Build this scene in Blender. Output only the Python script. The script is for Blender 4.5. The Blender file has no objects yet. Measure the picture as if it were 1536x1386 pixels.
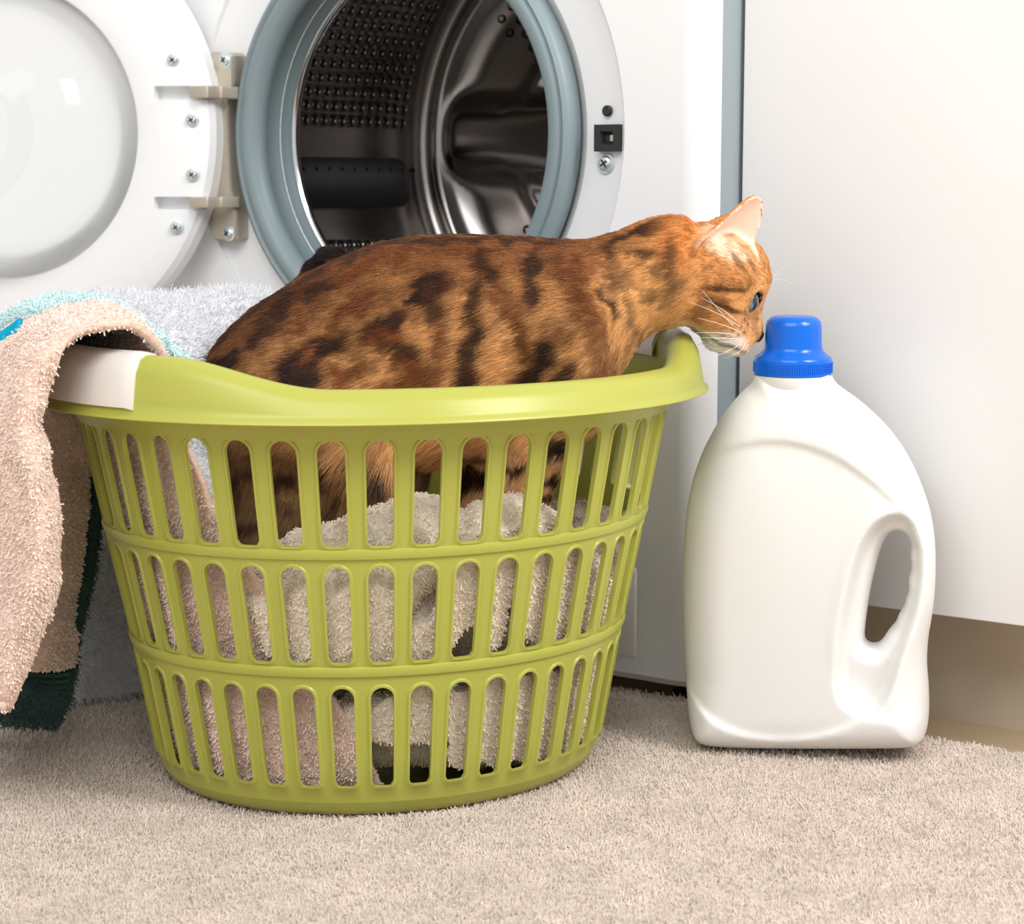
import bpy, math, random
import numpy as np
rng = np.random.default_rng(7)
random.seed(7)
C = bpy.context.scene.collection

# ------------------------------------------------------------------ camera, world, lights, exposure
F, CZ = 3000.0, 0.425                      # focal length in pixels of the 1536x1386 frame, camera height
PITCH = math.atan(423 / 3000.0)
pc, ps = math.cos(PITCH), math.sin(PITCH)
cam = bpy.data.objects.new('camera', bpy.data.cameras.new('camera')); C.objects.link(cam)
cam.location = (0, 0, CZ); cam.rotation_euler = (math.pi / 2 - PITCH, 0, 0)
cam.data.sensor_fit = 'HORIZONTAL'; cam.data.sensor_width = 36; cam.data.lens = 36 * F / 1536
cam.data.clip_start = 0.05
cam.data.dof.use_dof = True; cam.data.dof.focus_distance = 1.40; cam.data.dof.aperture_fstop = 13
bpy.context.scene.camera = cam

W = bpy.data.worlds.new('world'); bpy.context.scene.world = W; W.use_nodes = True
bg = W.node_tree.nodes['Background']; bg.inputs[0].default_value = (1, 0.985, 0.97, 1); bg.inputs[1].default_value = 0.68

def area(name, loc, aim, size, power, col=(1, 1, 1), size_y=None):
    from mathutils import Vector
    l = bpy.data.lights.new(name, 'AREA'); l.energy = power; l.size = size; l.color = col
    if size_y: l.shape = 'RECTANGLE'; l.size_y = size_y
    o = bpy.data.objects.new(name, l); C.objects.link(o); o.location = loc
    o.rotation_euler = (Vector(aim) - Vector(loc)).to_track_quat('-Z', 'Y').to_euler()
    return o
area('key_light', (1.3, 0.5, 1.6), (0.05, 1.45, 0.2), 0.6, 28, (1, 0.98, 0.95), 0.8)
area('fill_light', (-0.55, -0.4, 2.0), (-0.05, 1.75, 0.4), 1.9, 32, (0.985, 0.99, 1), 1.1)
vs = bpy.context.scene.view_settings
vs.view_transform = 'Standard'; vs.look = 'None'; vs.exposure = 0.12; vs.gamma = 1; vs.use_curve_mapping = False

# ------------------------------------------------------------------ helpers
def ray(px, py):
    u = (px - 768) / F; v = (693 - py) / F
    return np.array([u, pc + v * ps, -ps + v * pc])
def at(px, py, Y):
    d = ray(px, py); return np.array([0, 0, CZ]) + d * (Y / d[1])
def fl(px, py, z=0.0):
    d = ray(px, py); return np.array([0, 0, CZ]) + d * ((z - CZ) / d[2])
def proj(P):
    P = np.asarray(P, float); z = P[..., 2] - CZ; y = P[..., 1]
    dep = y * pc - z * ps; up = y * ps + z * pc
    return 768 + F * P[..., 0] / dep, 693 - F * up / dep
ORG = {}
def tag(o, label, cat, group=None, kind=None):
    if label: o['label'] = label
    if cat: o['category'] = cat
    if group: o['group'] = group
    if kind: o['kind'] = kind
    return o
def thing(name, loc, label, cat, rz=0.0):
    o = bpy.data.objects.new(name, None); C.objects.link(o); o.location = loc; o.rotation_euler = (0, 0, rz)
    o.empty_display_size = 0.05; ORG[o.name] = np.array(loc, float)
    return tag(o, label, cat)
def obj(name, v, f, mat, parent=None, local=False, smooth=True, mats=None, mi=None, weld=None, angle=None):
    v = np.asarray(v, float).reshape(-1, 3)
    org = ORG.get(parent.name, np.zeros(3)) if parent else np.zeros(3)
    if not local: v = v - org
    me = bpy.data.meshes.new(name)
    me.from_pydata(v.tolist(), [], f if isinstance(f, list) else np.asarray(f).tolist()); me.update()
    for m in (mats or [mat]): me.materials.append(m)
    if mi is not None: me.polygons.foreach_set('material_index', np.asarray(mi, np.int32))
    me.polygons.foreach_set('use_smooth', [smooth] * len(me.polygons))
    if weld:
        import bmesh
        bm = bmesh.new(); bm.from_mesh(me); bmesh.ops.remove_doubles(bm, verts=bm.verts, dist=weld)
        bmesh.ops.recalc_face_normals(bm, faces=bm.faces); bm.to_mesh(me); bm.free()
    if angle: me.set_sharp_from_angle(angle=math.radians(angle))
    o = bpy.data.objects.new(name, me); C.objects.link(o)
    if parent: o.parent = parent
    ORG[o.name] = org
    return o
class MB:                                   # a small mesh builder: boxes, lathes and tubes that end up in one mesh
    def __init__(s): s.v = []; s.f = []; s.m = []
    def add(s, v, f, m=0):
        n = len(s.v); s.v += [tuple(p) for p in v]; s.f += [tuple(i + n for i in q) for q in f]; s.m += [m] * len(f); return s
    def box(s, lo, hi, m=0, bev=0.0):
        (x0, y0, z0), (x1, y1, z1) = lo, hi
        if bev <= 0:
            v = [(x0, y0, z0), (x1, y0, z0), (x1, y1, z0), (x0, y1, z0), (x0, y0, z1), (x1, y0, z1), (x1, y1, z1), (x0, y1, z1)]
            return s.add(v, [(0, 3, 2, 1), (4, 5, 6, 7), (0, 1, 5, 4), (1, 2, 6, 5), (2, 3, 7, 6), (3, 0, 4, 7)], m)
        import bmesh
        bm = bmesh.new(); bmesh.ops.create_cube(bm, size=1)
        for p in bm.verts: p.co = (x0 + (p.co.x + .5) * (x1 - x0), y0 + (p.co.y + .5) * (y1 - y0), z0 + (p.co.z + .5) * (z1 - z0))
        bmesh.ops.bevel(bm, geom=bm.edges[:], offset=bev, segments=3, profile=0.5, affect='EDGES')
        bm.verts.index_update()
        v = [tuple(p.co) for p in bm.verts]; f = [tuple(q.index for q in fc.verts) for fc in bm.faces]; bm.free()
        return s.add(v, f, m)
    def lathe(s, prof, org=(0, 0, 0), n=48, m=0, axis='z', closed=False, a0=0.0, a1=2 * math.pi):
        v = []; f = []; k = len(prof); full = abs(a1 - a0 - 2 * math.pi) < 1e-6; nn = n if full else n + 1
        for i in range(nn):
            a = a0 + (a1 - a0) * i / n; ca, sa = math.cos(a), math.sin(a)
            for r, h in prof:
                v.append((org[0] + r * ca, org[1] + r * sa, org[2] + h) if axis == 'z' else (org[0] + r * ca, org[1] + h, org[2] + r * sa))
        for i in range(n):
            j = (i + 1) % nn
            for q in range(k if closed else k - 1):
                w = (q + 1) % k
                f.append((i * k + q, j * k + q, j * k + w, i * k + w))
        return s.add(v, f, m)
    def build(s, name, mat, parent=None, local=False, smooth=True, mats=None, weld=1e-6, angle=35):
        return obj(name, s.v, s.f, mat, parent, local, smooth, mats, s.m if mats else None, weld, angle)
def srgb(r, g, b):
    t = lambda c: (c / 255 / 12.92) if c <= 10 else ((c / 255 + .055) / 1.055) ** 2.4
    return (t(r), t(g), t(b), 1)
def mat(name, col, rough=0.5, metal=0.0, bump=None, var=None, spec=0.5, sss=0.0, trans=0.0, ior=1.45, attr=None, coat=0.0):
    m = bpy.data.materials.new(name); m.use_nodes = True; nt = m.node_tree; b = nt.nodes['Principled BSDF']
    b.inputs['Base Color'].default_value = col; b.inputs['Roughness'].default_value = rough; b.inputs['Metallic'].default_value = metal
    b.inputs['Specular IOR Level'].default_value = spec; b.inputs['IOR'].default_value = ior
    b.inputs['Transmission Weight'].default_value = trans; b.inputs['Coat Weight'].default_value = coat
    if sss: b.inputs['Subsurface Weight'].default_value = sss; b.inputs['Subsurface Radius'].default_value = (.01, .008, .006); b.inputs['Subsurface Scale'].default_value = 1.0
    src = None
    if attr:
        a = nt.nodes.new('ShaderNodeAttribute'); a.attribute_name = attr; src = a.outputs['Color']
    tc = nt.nodes.new('ShaderNodeTexCoord')
    if var:                                  # (scale, amount)
        n = nt.nodes.new('ShaderNodeTexNoise'); n.inputs['Scale'].default_value = var[0]; n.inputs['Detail'].default_value = 4
        nt.links.new(tc.outputs['Object'], n.inputs['Vector'])
        r = nt.nodes.new('ShaderNodeMapRange'); r.inputs['From Min'].default_value = .3; r.inputs['From Max'].default_value = .7
        r.inputs['To Min'].default_value = 1 - var[1]; r.inputs['To Max'].default_value = 1 + var[1]
        nt.links.new(n.outputs['Fac'], r.inputs['Value'])
        mx = nt.nodes.new('ShaderNodeMix'); mx.data_type = 'RGBA'; mx.blend_type = 'MULTIPLY'; mx.inputs['Factor'].default_value = 1
        if src: nt.links.new(src, mx.inputs[6])
        else: mx.inputs[6].default_value = col
        nt.links.new(r.outputs['Result'], mx.inputs[7]); src = mx.outputs[2]
    if src: nt.links.new(src, b.inputs['Base Color'])
    if bump:                                 # (scale, distance, strength)
        n = nt.nodes.new('ShaderNodeTexNoise'); n.inputs['Scale'].default_value = bump[0]; n.inputs['Detail'].default_value = 3
        nt.links.new(tc.outputs['Object'], n.inputs['Vector'])
        bp = nt.nodes.new('ShaderNodeBump'); bp.inputs['Distance'].default_value = bump[1]; bp.inputs['Strength'].default_value = bump[2]
        nt.links.new(n.outputs['Fac'], bp.inputs['Height']); nt.links.new(bp.outputs['Normal'], b.inputs['Normal'])
    return m
def normals(v, f):
    f = np.asarray(f); a, b, c = v[f[:, 0]], v[f[:, 1]], v[f[:, 2]]
    n = np.cross(b - a, c - a)
    if f.shape[1] == 4: n = np.cross(c - a, v[f[:, 3]] - b)
    N = np.zeros_like(v)
    for k in range(f.shape[1]): np.add.at(N, f[:, k], n)
    return N / (np.linalg.norm(N, axis=1, keepdims=True) + 1e-12)
def strands(name, v, f, count, fn, mt, parent, radius, npt=3, tip=0.5, keep=None):
    """v, f: the skin (quads). fn(p, n, vertex value lookup) -> (direction*length, bend, colour). Builds one hair-curve object."""
    v = np.asarray(v, float); f = np.asarray(f); N = normals(v, f)
    a, b, c, d = (v[f[:, k]] for k in range(4))
    ar = .5 * np.linalg.norm(np.cross(c - a, d - b), axis=1)
    if keep is not None: ar = ar * keep[f].mean(1)
    idx = rng.choice(len(f), count, p=ar / ar.sum())
    u, w = rng.random(count)[:, None], rng.random(count)[:, None]
    lerp = lambda q: (q[f[idx, 0]] * (1 - u) + q[f[idx, 1]] * u) * (1 - w) + (q[f[idx, 3]] * (1 - u) + q[f[idx, 2]] * u) * w
    P = lerp(v); n = lerp(N); n /= np.linalg.norm(n, axis=1, keepdims=True) + 1e-9
    D, bend, col = fn(P, n, lerp)
    org = ORG.get(parent.name, np.zeros(3)) if parent else np.zeros(3)
    t = np.linspace(0, 1, npt)[None, :, None]
    pts = P[:, None, :] - n[:, None, :] * .0004 + D[:, None, :] * t + bend[:, None, :] * t ** 2 - org
    hc = bpy.data.hair_curves.new(name); hc.add_curves([npt] * count)
    hc.attributes['position'].data.foreach_set('vector', pts.astype(np.float32).ravel())
    ra = hc.attributes.get('radius') or hc.attributes.new('radius', 'FLOAT', 'POINT')
    prof = np.linspace(1, tip, npt)[None, :] * np.ones((count, 1)) * radius
    ra.data.foreach_set('value', prof.astype(np.float32).ravel())
    ca = hc.attributes.new('tint', 'FLOAT_COLOR', 'CURVE')
    ca.data.foreach_set('color', np.concatenate([col, np.ones((count, 1))], 1).astype(np.float32).ravel())
    hc.materials.append(mt)
    o = bpy.data.objects.new(name, hc); C.objects.link(o); o.parent = parent; o['kind'] = 'stuff'
    ORG[o.name] = org
    return o
def hash3(P, s):                              # smooth value noise at world points, scale s per metre
    q = np.asarray(P) * s; i = np.floor(q).astype(np.int64); fr = q - i; fr = fr * fr * (3 - 2 * fr)
    def h(a): 
        n = (a[..., 0] * 374761393 + a[..., 1] * 668265263 + a[..., 2] * 2147483647) & 0xffffffff
        n = ((n ^ (n >> 13)) * 1274126177) & 0xffffffff
        return ((n ^ (n >> 16)) & 0xffff) / 65535.0
    r = 0
    for dx in (0, 1):
        for dy in (0, 1):
            for dz in (0, 1):
                wgt = (fr[..., 0] if dx else 1 - fr[..., 0]) * (fr[..., 1] if dy else 1 - fr[..., 1]) * (fr[..., 2] if dz else 1 - fr[..., 2])
                r = r + wgt * h(i + np.array([dx, dy, dz]))
    return r
# ---- implicit shapes: a grid field, smooth unions and a surface-nets mesher
class Field:
    def __init__(s, lo, hi, h):
        s.lo = np.array(lo, float); s.h = h; n = np.ceil((np.array(hi) - s.lo) / h).astype(int) + 1
        s.ax = [s.lo[k] + h * np.arange(n[k]) for k in range(3)]
        s.F = np.full(tuple(n), 1.0, np.float32)
    def sub(s, lo, hi):
        i0 = [max(0, int((lo[k] - s.lo[k]) / s.h)) for k in range(3)]; i1 = [min(len(s.ax[k]), int((hi[k] - s.lo[k]) / s.h) + 2) for k in range(3)]
        sl = tuple(slice(a, max(a, b)) for a, b in zip(i0, i1))
        X, Y, Z = np.meshgrid(*(s.ax[k][sl[k]] for k in range(3)), indexing='ij', sparse=True)
        return sl, X, Y, Z
    def smin(s, sl, d, k):
        a = s.F[sl]; d = np.broadcast_to(d, a.shape)
        if k > 0:
            h = np.maximum(k - np.abs(a - d), 0) / k; s.F[sl] = np.minimum(a, d) - h * h * k * .25
        else: s.F[sl] = np.minimum(a, d)
    def smax(s, sl, d, k):
        a = s.F[sl]; d = np.broadcast_to(d, a.shape); h = np.maximum(k - np.abs(a - d), 0) / k; s.F[sl] = np.maximum(a, d) + h * h * k * .25
    def cone(s, A, B, ra, rb, k=.01, flat=None):      # tapered capsule between two points
        A, B = np.array(A, float), np.array(B, float); pad = max(ra, rb) + k + 2 * s.h
        sl, X, Y, Z = s.sub(np.minimum(A, B) - pad, np.maximum(A, B) + pad)
        d = B - A; L = (d @ d) or 1e-9
        t = np.clip(((X - A[0]) * d[0] + (Y - A[1]) * d[1] + (Z - A[2]) * d[2]) / L, 0, 1)
        dist = np.sqrt((X - A[0] - t * d[0]) ** 2 + ((Y - A[1] - t * d[1]) * (flat or 1)) ** 2 + (Z - A[2] - t * d[2]) ** 2) - (ra + (rb - ra) * t)
        s.smin(sl, dist, k)
    def path(s, pts, rad, k=.01):
        for i in range(len(pts) - 1): s.cone(pts[i], pts[i + 1], rad[i], rad[i + 1], k)
    def ell(s, c, r, k=.01, rot=None):
        c, r = np.array(c, float), np.array(r, float); pad = r.max() + k + 2 * s.h
        sl, X, Y, Z = s.sub(c - pad, c + pad); x, y, z = X - c[0], Y - c[1], Z - c[2]
        if rot is not None: x, y, z = (rot[0][0] * x + rot[0][1] * y + rot[0][2] * z, rot[1][0] * x + rot[1][1] * y + rot[1][2] * z, rot[2][0] * x + rot[2][1] * y + rot[2][2] * z)
        q = np.sqrt((x / r[0]) ** 2 + (y / r[1]) ** 2 + (z / r[2]) ** 2); s.smin(sl, (q - 1) * r.min(), k)
    def mesh(s, smooth=2):
        Fd = s.F; n = np.array(Fd.shape); sg = Fd < 0
        cn = tuple(n - 1); corner = lambda a, o: a[tuple(slice(o[k], o[k] + cn[k]) for k in range(3))]
        offs = [(i, j, k) for i in (0, 1) for j in (0, 1) for k in (0, 1)]
        cnt = sum(corner(sg, o).astype(np.int8) for o in offs); act = (cnt > 0) & (cnt < 8)
        ids = np.full(cn, -1, np.int64); I = np.argwhere(act); ids[act] = np.arange(len(I))
        acc = np.zeros((len(I), 3)); num = np.zeros(len(I))
        val = {o: corner(Fd, o)[act].astype(float) for o in offs}
        for o in offs:
            for ax in range(3):
                if o[ax]: continue
                p = list(o); p[ax] = 1; p = tuple(p); a, b = val[o], val[p]; m = (a < 0) != (b < 0)
                t = np.where(m, a / np.where(m, a - b, 1), 0)
                pos = np.array(o, float)[None, :].repeat(len(I), 0); pos[:, ax] += t
                acc += pos * m[:, None]; num += m
        V = s.lo + (I + acc / num[:, None]) * s.h
        quads = []
        for ax in range(3):
            u, w = (ax + 1) % 3, (ax + 2) % 3
            a = np.take(sg, range(n[ax] - 1), ax); b = np.take(sg, range(1, n[ax]), ax); e = np.argwhere(a != b)
            e = e[(e[:, u] > 0) & (e[:, w] > 0) & (e[:, u] < n[u] - 1) & (e[:, w] < n[w] - 1)]
            g = lambda du, dw: ids[tuple((e - (np.eye(3, dtype=int)[u] * du + np.eye(3, dtype=int)[w] * dw)).T)]
            q = np.stack([g(1, 1), g(0, 1), g(0, 0), g(1, 0)], 1); flip = ~sg[tuple(e.T)]
            q[flip] = q[flip][:, ::-1]; quads.append(q)
        Q = np.concatenate(quads); Q = Q[(Q >= 0).all(1)]
        for _ in range(smooth):
            S = np.zeros_like(V); K = np.zeros(len(V))
            for k in range(4):
                np.add.at(S, Q[:, k], V[Q[:, (k + 1) % 4]] + V[Q[:, k - 1]]); np.add.at(K, Q[:, k], 2)
            V = V * .4 + .6 * S / K[:, None]
        return V, Q
def net(ctrl, nu, nv, wrinkle=None):          # smooth sheet through a control net of (px, py, Y) points -> vertices, quads
    G = np.array([[at(*p) for p in row] for row in ctrl])
    def cr(Pn, m):                            # Catmull-Rom along axis 0
        K = len(Pn); t = np.linspace(0, K - 1, m); i = np.minimum(t.astype(int), K - 2); f = (t - i).reshape((-1,) + (1,) * (Pn.ndim - 1))
        p1, p2 = Pn[i], Pn[i + 1]; p0 = np.where((i > 0).reshape(f.shape), Pn[np.maximum(i - 1, 0)], 2 * p1 - p2); p3 = np.where((i < K - 2).reshape(f.shape), Pn[np.minimum(i + 2, K - 1)], 2 * p2 - p1)
        return .5 * (2 * p1 + (p2 - p0) * f + (2 * p0 - 5 * p1 + 4 * p2 - p3) * f ** 2 + (3 * p1 - p0 - 3 * p2 + p3) * f ** 3)
    G = cr(G, nu); G = np.swapaxes(cr(np.swapaxes(G, 0, 1), nv), 0, 1)
    V = G.reshape(-1, 3); q = []
    for i in range(nu - 1):
        a = i * nv + np.arange(nv - 1); q.append(np.stack([a, a + 1, a + nv + 1, a + nv], 1))
    Q = np.concatenate(q)
    if wrinkle is not None:
        N = normals(V, Q); V = V + N * ((hash3(V, wrinkle[0]) - .5) * wrinkle[1])[:, None]
    return V, Q
def thicken(V, Q, nu, nv, th):                # closed sheet of thickness th, rounded hem
    N = normals(V, Q); n = len(V)
    A, B = V + N * th / 2, V - N * th / 2
    VV = np.concatenate([A, B]); QQ = [Q, Q[:, ::-1] + n]
    loop = list(range(nv)) + [i * nv + nv - 1 for i in range(1, nu)] + [(nu - 1) * nv + j for j in range(nv - 2, -1, -1)] + [i * nv for i in range(nu - 2, 0, -1)]
    loop = np.array(loop); nx = np.roll(loop, -1)
    QQ.append(np.stack([loop, loop + n, nx + n, nx], 1))
    return VV, np.concatenate(QQ)

# ------------------------------------------------------------------ materials
M = {}
M['enamel'] = mat('white_enamel', (.86, .865, .875, 1), .28, coat=.3)
M['side'] = mat('corner_shade_grey', srgb(140, 152, 158), .35)  # shade of the machine's right-facing corner, put in as a grey colour
M['panel'] = mat('cabinet_gloss', (.86, .855, .85, 1), .3)
M['wall'] = mat('wall_paint', (.88, .88, .87, 1), .8, bump=(300, .0004, .3))
M['floor'] = mat('floor_tile', srgb(216, 196, 164), .45, var=(7, .06))
M['plinth'] = mat('plinth_board', srgb(204, 190, 172), .5, var=(9, .14))
M['rubber'] = mat('grey_rubber', srgb(128, 144, 149), .42, bump=(900, .0002, .2))
M['steel'] = mat('drum_steel', (.40, .37, .35, 1), .24, 1.0)
M['chrome'] = mat('chrome_ring', (.75, .75, .76, 1), .15, 1.0)
M['dark'] = mat('dark_hole', (.008, .008, .009, 1), .5)
M['lifter'] = mat('lifter_plastic', (.11, .11, .12, 1), .32)
M['black'] = mat('black_plastic', (.02, .02, .022, 1), .35)
M['hinge'] = mat('cast_metal', srgb(196, 186, 170), .4, .45, bump=(700, .0003, .4))
M['zinc'] = mat('zinc_screw', srgb(214, 226, 226), .28, .7)
M['glass'] = mat('door_glass', (.97, .98, .98, 1), .02, trans=1.0, ior=1.45)
g = bpy.data.materials.new('door_glass'); g.use_nodes = True; nt = g.node_tree; nt.nodes.remove(nt.nodes['Principled BSDF'])
tr_, gl_, mx_, lw_ = (nt.nodes.new('ShaderNode' + q) for q in ('BsdfTransparent', 'BsdfGlossy', 'MixShader', 'LayerWeight'))
tr_.inputs[0].default_value = (.96, .97, .97, 1); gl_.inputs['Roughness'].default_value = .03; lw_.inputs['Blend'].default_value = .16
nt.links.new(lw_.outputs['Fresnel'], mx_.inputs[0]); nt.links.new(tr_.outputs[0], mx_.inputs[1]); nt.links.new(gl_.outputs[0], mx_.inputs[2])
nt.links.new(mx_.outputs[0], nt.nodes['Material Output'].inputs['Surface']); M['glass'] = g
M['lime'] = mat('lime_plastic', srgb(170, 172, 76), .34, sss=.06, bump=(220, .0003, .15))
M['grip'] = mat('white_grip', srgb(226, 220, 214), .3)
M['bottle'] = mat('white_polyethylene', (.80, .795, .782, 1), .36, sss=.05)
M['cap'] = mat('blue_cap', srgb(0, 98, 208), .2)
def terry(name, col): return mat(name, col, .9, spec=.1, bump=(650, .002, .6), var=(260, .12))
def pile(name): return mat(name, (1, 1, 1, 1), .85, spec=.12, attr='tint')
M['pile'] = pile('towel_pile')
M['pink'] = terry('pink_terry', srgb(226, 196, 180)); M['white_t'] = terry('white_terry', (.84, .85, .88, 1))
M['aqua'] = terry('aqua_terry', srgb(190, 220, 222)); M['green_t'] = terry('green_hem', srgb(66, 92, 88))
M['cream'] = terry('cream_terry', srgb(222, 212, 196)); M['taupe'] = terry('taupe_terry', srgb(178, 166, 152))
M['rug'] = terry('rug_base', srgb(204, 190, 178))

# ------------------------------------------------------------------ setting
TH = math.radians(35); cT, sT = math.cos(TH), math.sin(TH)
MO = np.array([-0.1009, 1.7658, 0.0])                       # under the centre of the machine's porthole
FLZ = -0.012                                               # hard floor; the rug's top is z = 0
def mw(x, y, z): return (MO[0] + x * cT + y * sT, MO[1] - x * sT + y * cT, z)      # machine frame -> world
def mloc(px, py, yl):                                      # the point of the plane y = yl of the machine frame seen at a pixel -> (x, z)
    d = ray(px, py); n = np.array([sT, cT, 0]); k = (yl + n @ MO) / (n @ d)
    p = d * k + np.array([0, 0, CZ]); r = p - MO
    return r[0] * cT - r[1] * sT, p[2]
def slab(name, x0, x1, y0, y1, z0, z1, m, bev=0.0):
    b = MB().box((x0, y0, z0), (x1, y1, z1), 0, bev)
    o = obj(name, [mw(*p) for p in b.v], b.f, m, smooth=False); o['kind'] = 'structure'; return o
slab('floor', -2.4, 2.4, -2.2, .66, FLZ - .03, FLZ, M['floor'])
slab('wall_back', -2.4, 2.4, .64, .70, FLZ, 2.4, M['wall'])

# white cabinet with its plinth
YC = .030
cx0 = .325; pz = mloc(1400, 918, YC)[1]
cab = thing('kitchen_cabinet', mw(cx0 + .3, YC, FLZ), 'glossy white cabinet with beige plinth beside the washing machine, behind the bottle', 'cabinet', -TH)
ORG[cab.name] = np.zeros(3)
def in_cab(b): return [(x - cx0 - .3, y - YC, z - FLZ) for x, y, z in b.v]
b = MB().box((cx0, YC + .02, pz), (cx0 + .9, .62, .86)); obj('carcass', in_cab(b), b.f, M['panel'], cab, True, False)
b = MB().box((cx0, YC, pz - .002), (cx0 + .9, YC + .019, .855), 0, .0012); obj('door', in_cab(b), b.f, M['panel'], cab, True, True).data.set_sharp_from_angle(angle=.6)
b = MB().box((cx0 + .01, YC + .090, FLZ), (cx0 + .89, YC + .108, pz + .004)); obj('plinth', in_cab(b), b.f, M['plinth'], cab, True, False)

# ------------------------------------------------------------------ washing machine (frame: x right along the front, y into it)
wm = thing('washing_machine', mw(0, 0, FLZ), 'white front-loading washing machine with its round door open, behind the cat', 'washing machine', -TH)
ORG[wm.name] = np.zeros(3); WO = FLZ
pxc, zc = mloc(594, 203, 0)
RD, HW = .234, .322
zb, zt = .012, .85
def wadd(b, name, m, parent=wm, **k):
    b.v = [(x, y, z - WO) for x, y, z in b.v]; return b.build(name, m, parent, True, **k)
b = MB()                                                   # cabinet shell with a round hole in the front
r0 = .034; plan = [(HW - r0, 0)] + [(HW - r0 + r0 * math.sin(a), r0 - r0 * math.cos(a)) for a in np.linspace(.1, math.pi / 2, 10)] + [(HW, .55), (-HW, .55)] + [(-HW + r0 - r0 * math.cos(a), r0 - r0 * math.sin(a)) for a in np.linspace(0, math.pi / 2 - .1, 10)] + [(-HW + r0, 0)]
n = len(plan)
rows = [(zb, .006), (zb + .006, 0), (zt, 0)]
for zz, ins in rows: b.v += [(x * (1 - ins / HW), y + ins * (1 if y < .3 else -1), zz) for x, y in plan]
for k in range(2): b.f += [(k * n + i, k * n + i + 1, (k + 1) * n + i + 1, (k + 1) * n + i) for i in range(n - 1)]
b.m = [1 if 6 <= i <= 10 else 0 for k in range(2) for i in range(n - 1)]; b.f += [tuple(range(n))[::-1], tuple(range(2 * n, 3 * n))]; b.m += [0, 0]  # right-facing faces get the painted shade grey, the rest enamel
x0, x1, zlo = -HW + r0, HW - r0, zb + .006
ang = np.linspace(0, 2 * math.pi, 129)[:-1]; v = []; f = []
for a in ang:
    ca, sa = math.cos(a), math.sin(a); v.append((pxc + RD * ca, 0, zc + RD * sa))
    t = min((x1 - pxc) / ca if ca > 1e-9 else 9, (x0 - pxc) / ca if ca < -1e-9 else 9, (zt - zc) / sa if sa > 1e-9 else 9, (zlo - zc) / sa if sa < -1e-9 else 9)
    v.append((pxc + t * ca, 0, zc + t * sa))
m_ = len(ang)
for i in range(m_): j = (i + 1) % m_; f.append((2 * i, 2 * j, 2 * j + 1, 2 * i + 1))
for X_, Z_ in ((x1, zt), (x0, zt), (x0, zlo), (x1, zlo)):    # the panel's four corners
    a = math.atan2(Z_ - zc, X_ - pxc) % (2 * math.pi); i = int(a / (2 * math.pi) * m_); v.append((X_, 0, Z_)); f.append((2 * i + 1, 2 * ((i + 1) % m_) + 1, len(v) - 1))
b.add(v, f)
b.add([(x0, 0, zlo), (x1, 0, zlo), (x1 * .98, .006, zb), (x0 * .98, .006, zb)], [(0, 1, 2, 3)])
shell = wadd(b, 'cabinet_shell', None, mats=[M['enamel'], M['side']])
GS = .927                                                  # porthole radii
b = MB().lathe([(RD, 0), (RD - .0015, .0035), (RD - .006, .006), (.208, .009), (.192, .010), (.185, .016), (.16, .03)], (pxc, 0, zc), 96, axis='y')
wadd(b, 'door_recess', M['enamel'])
b = MB().lathe([(r * GS, h) for r, h in [(.199, .012), (.200, -.001), (.198, -.006), (.194, -.008), (.191, -.006), (.189, -.008), (.182, -.0085), (.176, -.005), (.172, .002), (.171, .008), (.174, .012), (.177, .020), (.175, .027), (.173, .030), (.173, .035), (.170, .038), (.168, .046)]], (pxc, 0, zc), 128, axis='y')
gask = wadd(b, 'door_gasket', M['rubber'], angle=50)
# drum
DR, D0, D1 = .238, .060, .345
LIFT = [190, 70, 310]
b = MB(); nA, nY = 104, 19; dy = (D1 - .012 - D0) / nY
def dp(a, y, r): return (pxc + r * math.cos(a), y, zc + r * math.sin(a))
for i in range(nA):
    a = 2 * math.pi * (i + .5) / nA; da = 2 * math.pi / nA; deg = math.degrees(a)
    near = min(abs((deg - L + 180) % 360 - 180) for L in LIFT)
    for j in range(nY):
        y = D0 + dy * (j + .5); ya, yb = y - dy / 2, y + dy / 2; a_, A_ = a - da / 2, a + da / 2
        if near < 13 or j in (0, nY - 1):
            b.add([dp(a_, ya, DR), dp(A_, ya, DR), dp(A_, yb, DR), dp(a_, yb, DR)], [(0, 1, 2, 3)]); continue
        R = [(a_, ya), (a, ya), (A_, ya), (A_, y), (A_, yb), (a, yb), (a_, yb), (a_, y)]
        v = [dp(p, q, DR) for p, q in R]; f = []
        for rad, dr in ((.0052, -.0002), (.0040, -.0014), (.0029, -.0004), (.0027, .004)):
            v += [dp(a + math.sin(u) * rad / DR, y - math.cos(u) * rad, DR + dr) for u in [math.pi * (k - 1) / 4 for k in range(8)]]
        for g in range(4): f += [(g * 8 + k, g * 8 + (k + 1) % 8, g * 8 + 8 + (k + 1) % 8, g * 8 + 8 + k) for k in range(8)]
        b.add(v, f, 0); b.m[-8:] = [1] * 8
        b.add(v[32:40], [tuple(range(8))], 1)
b.lathe([(.157, .042), (.154, .044), (.154, .049), (.161, .052), (.225, .056), (DR, D0)], (pxc, 0, zc), 128, 2, 'y')
drum = wadd(b, 'drum', None, mats=[M['steel'], M['dark'], M['chrome']], angle=60)
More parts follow.
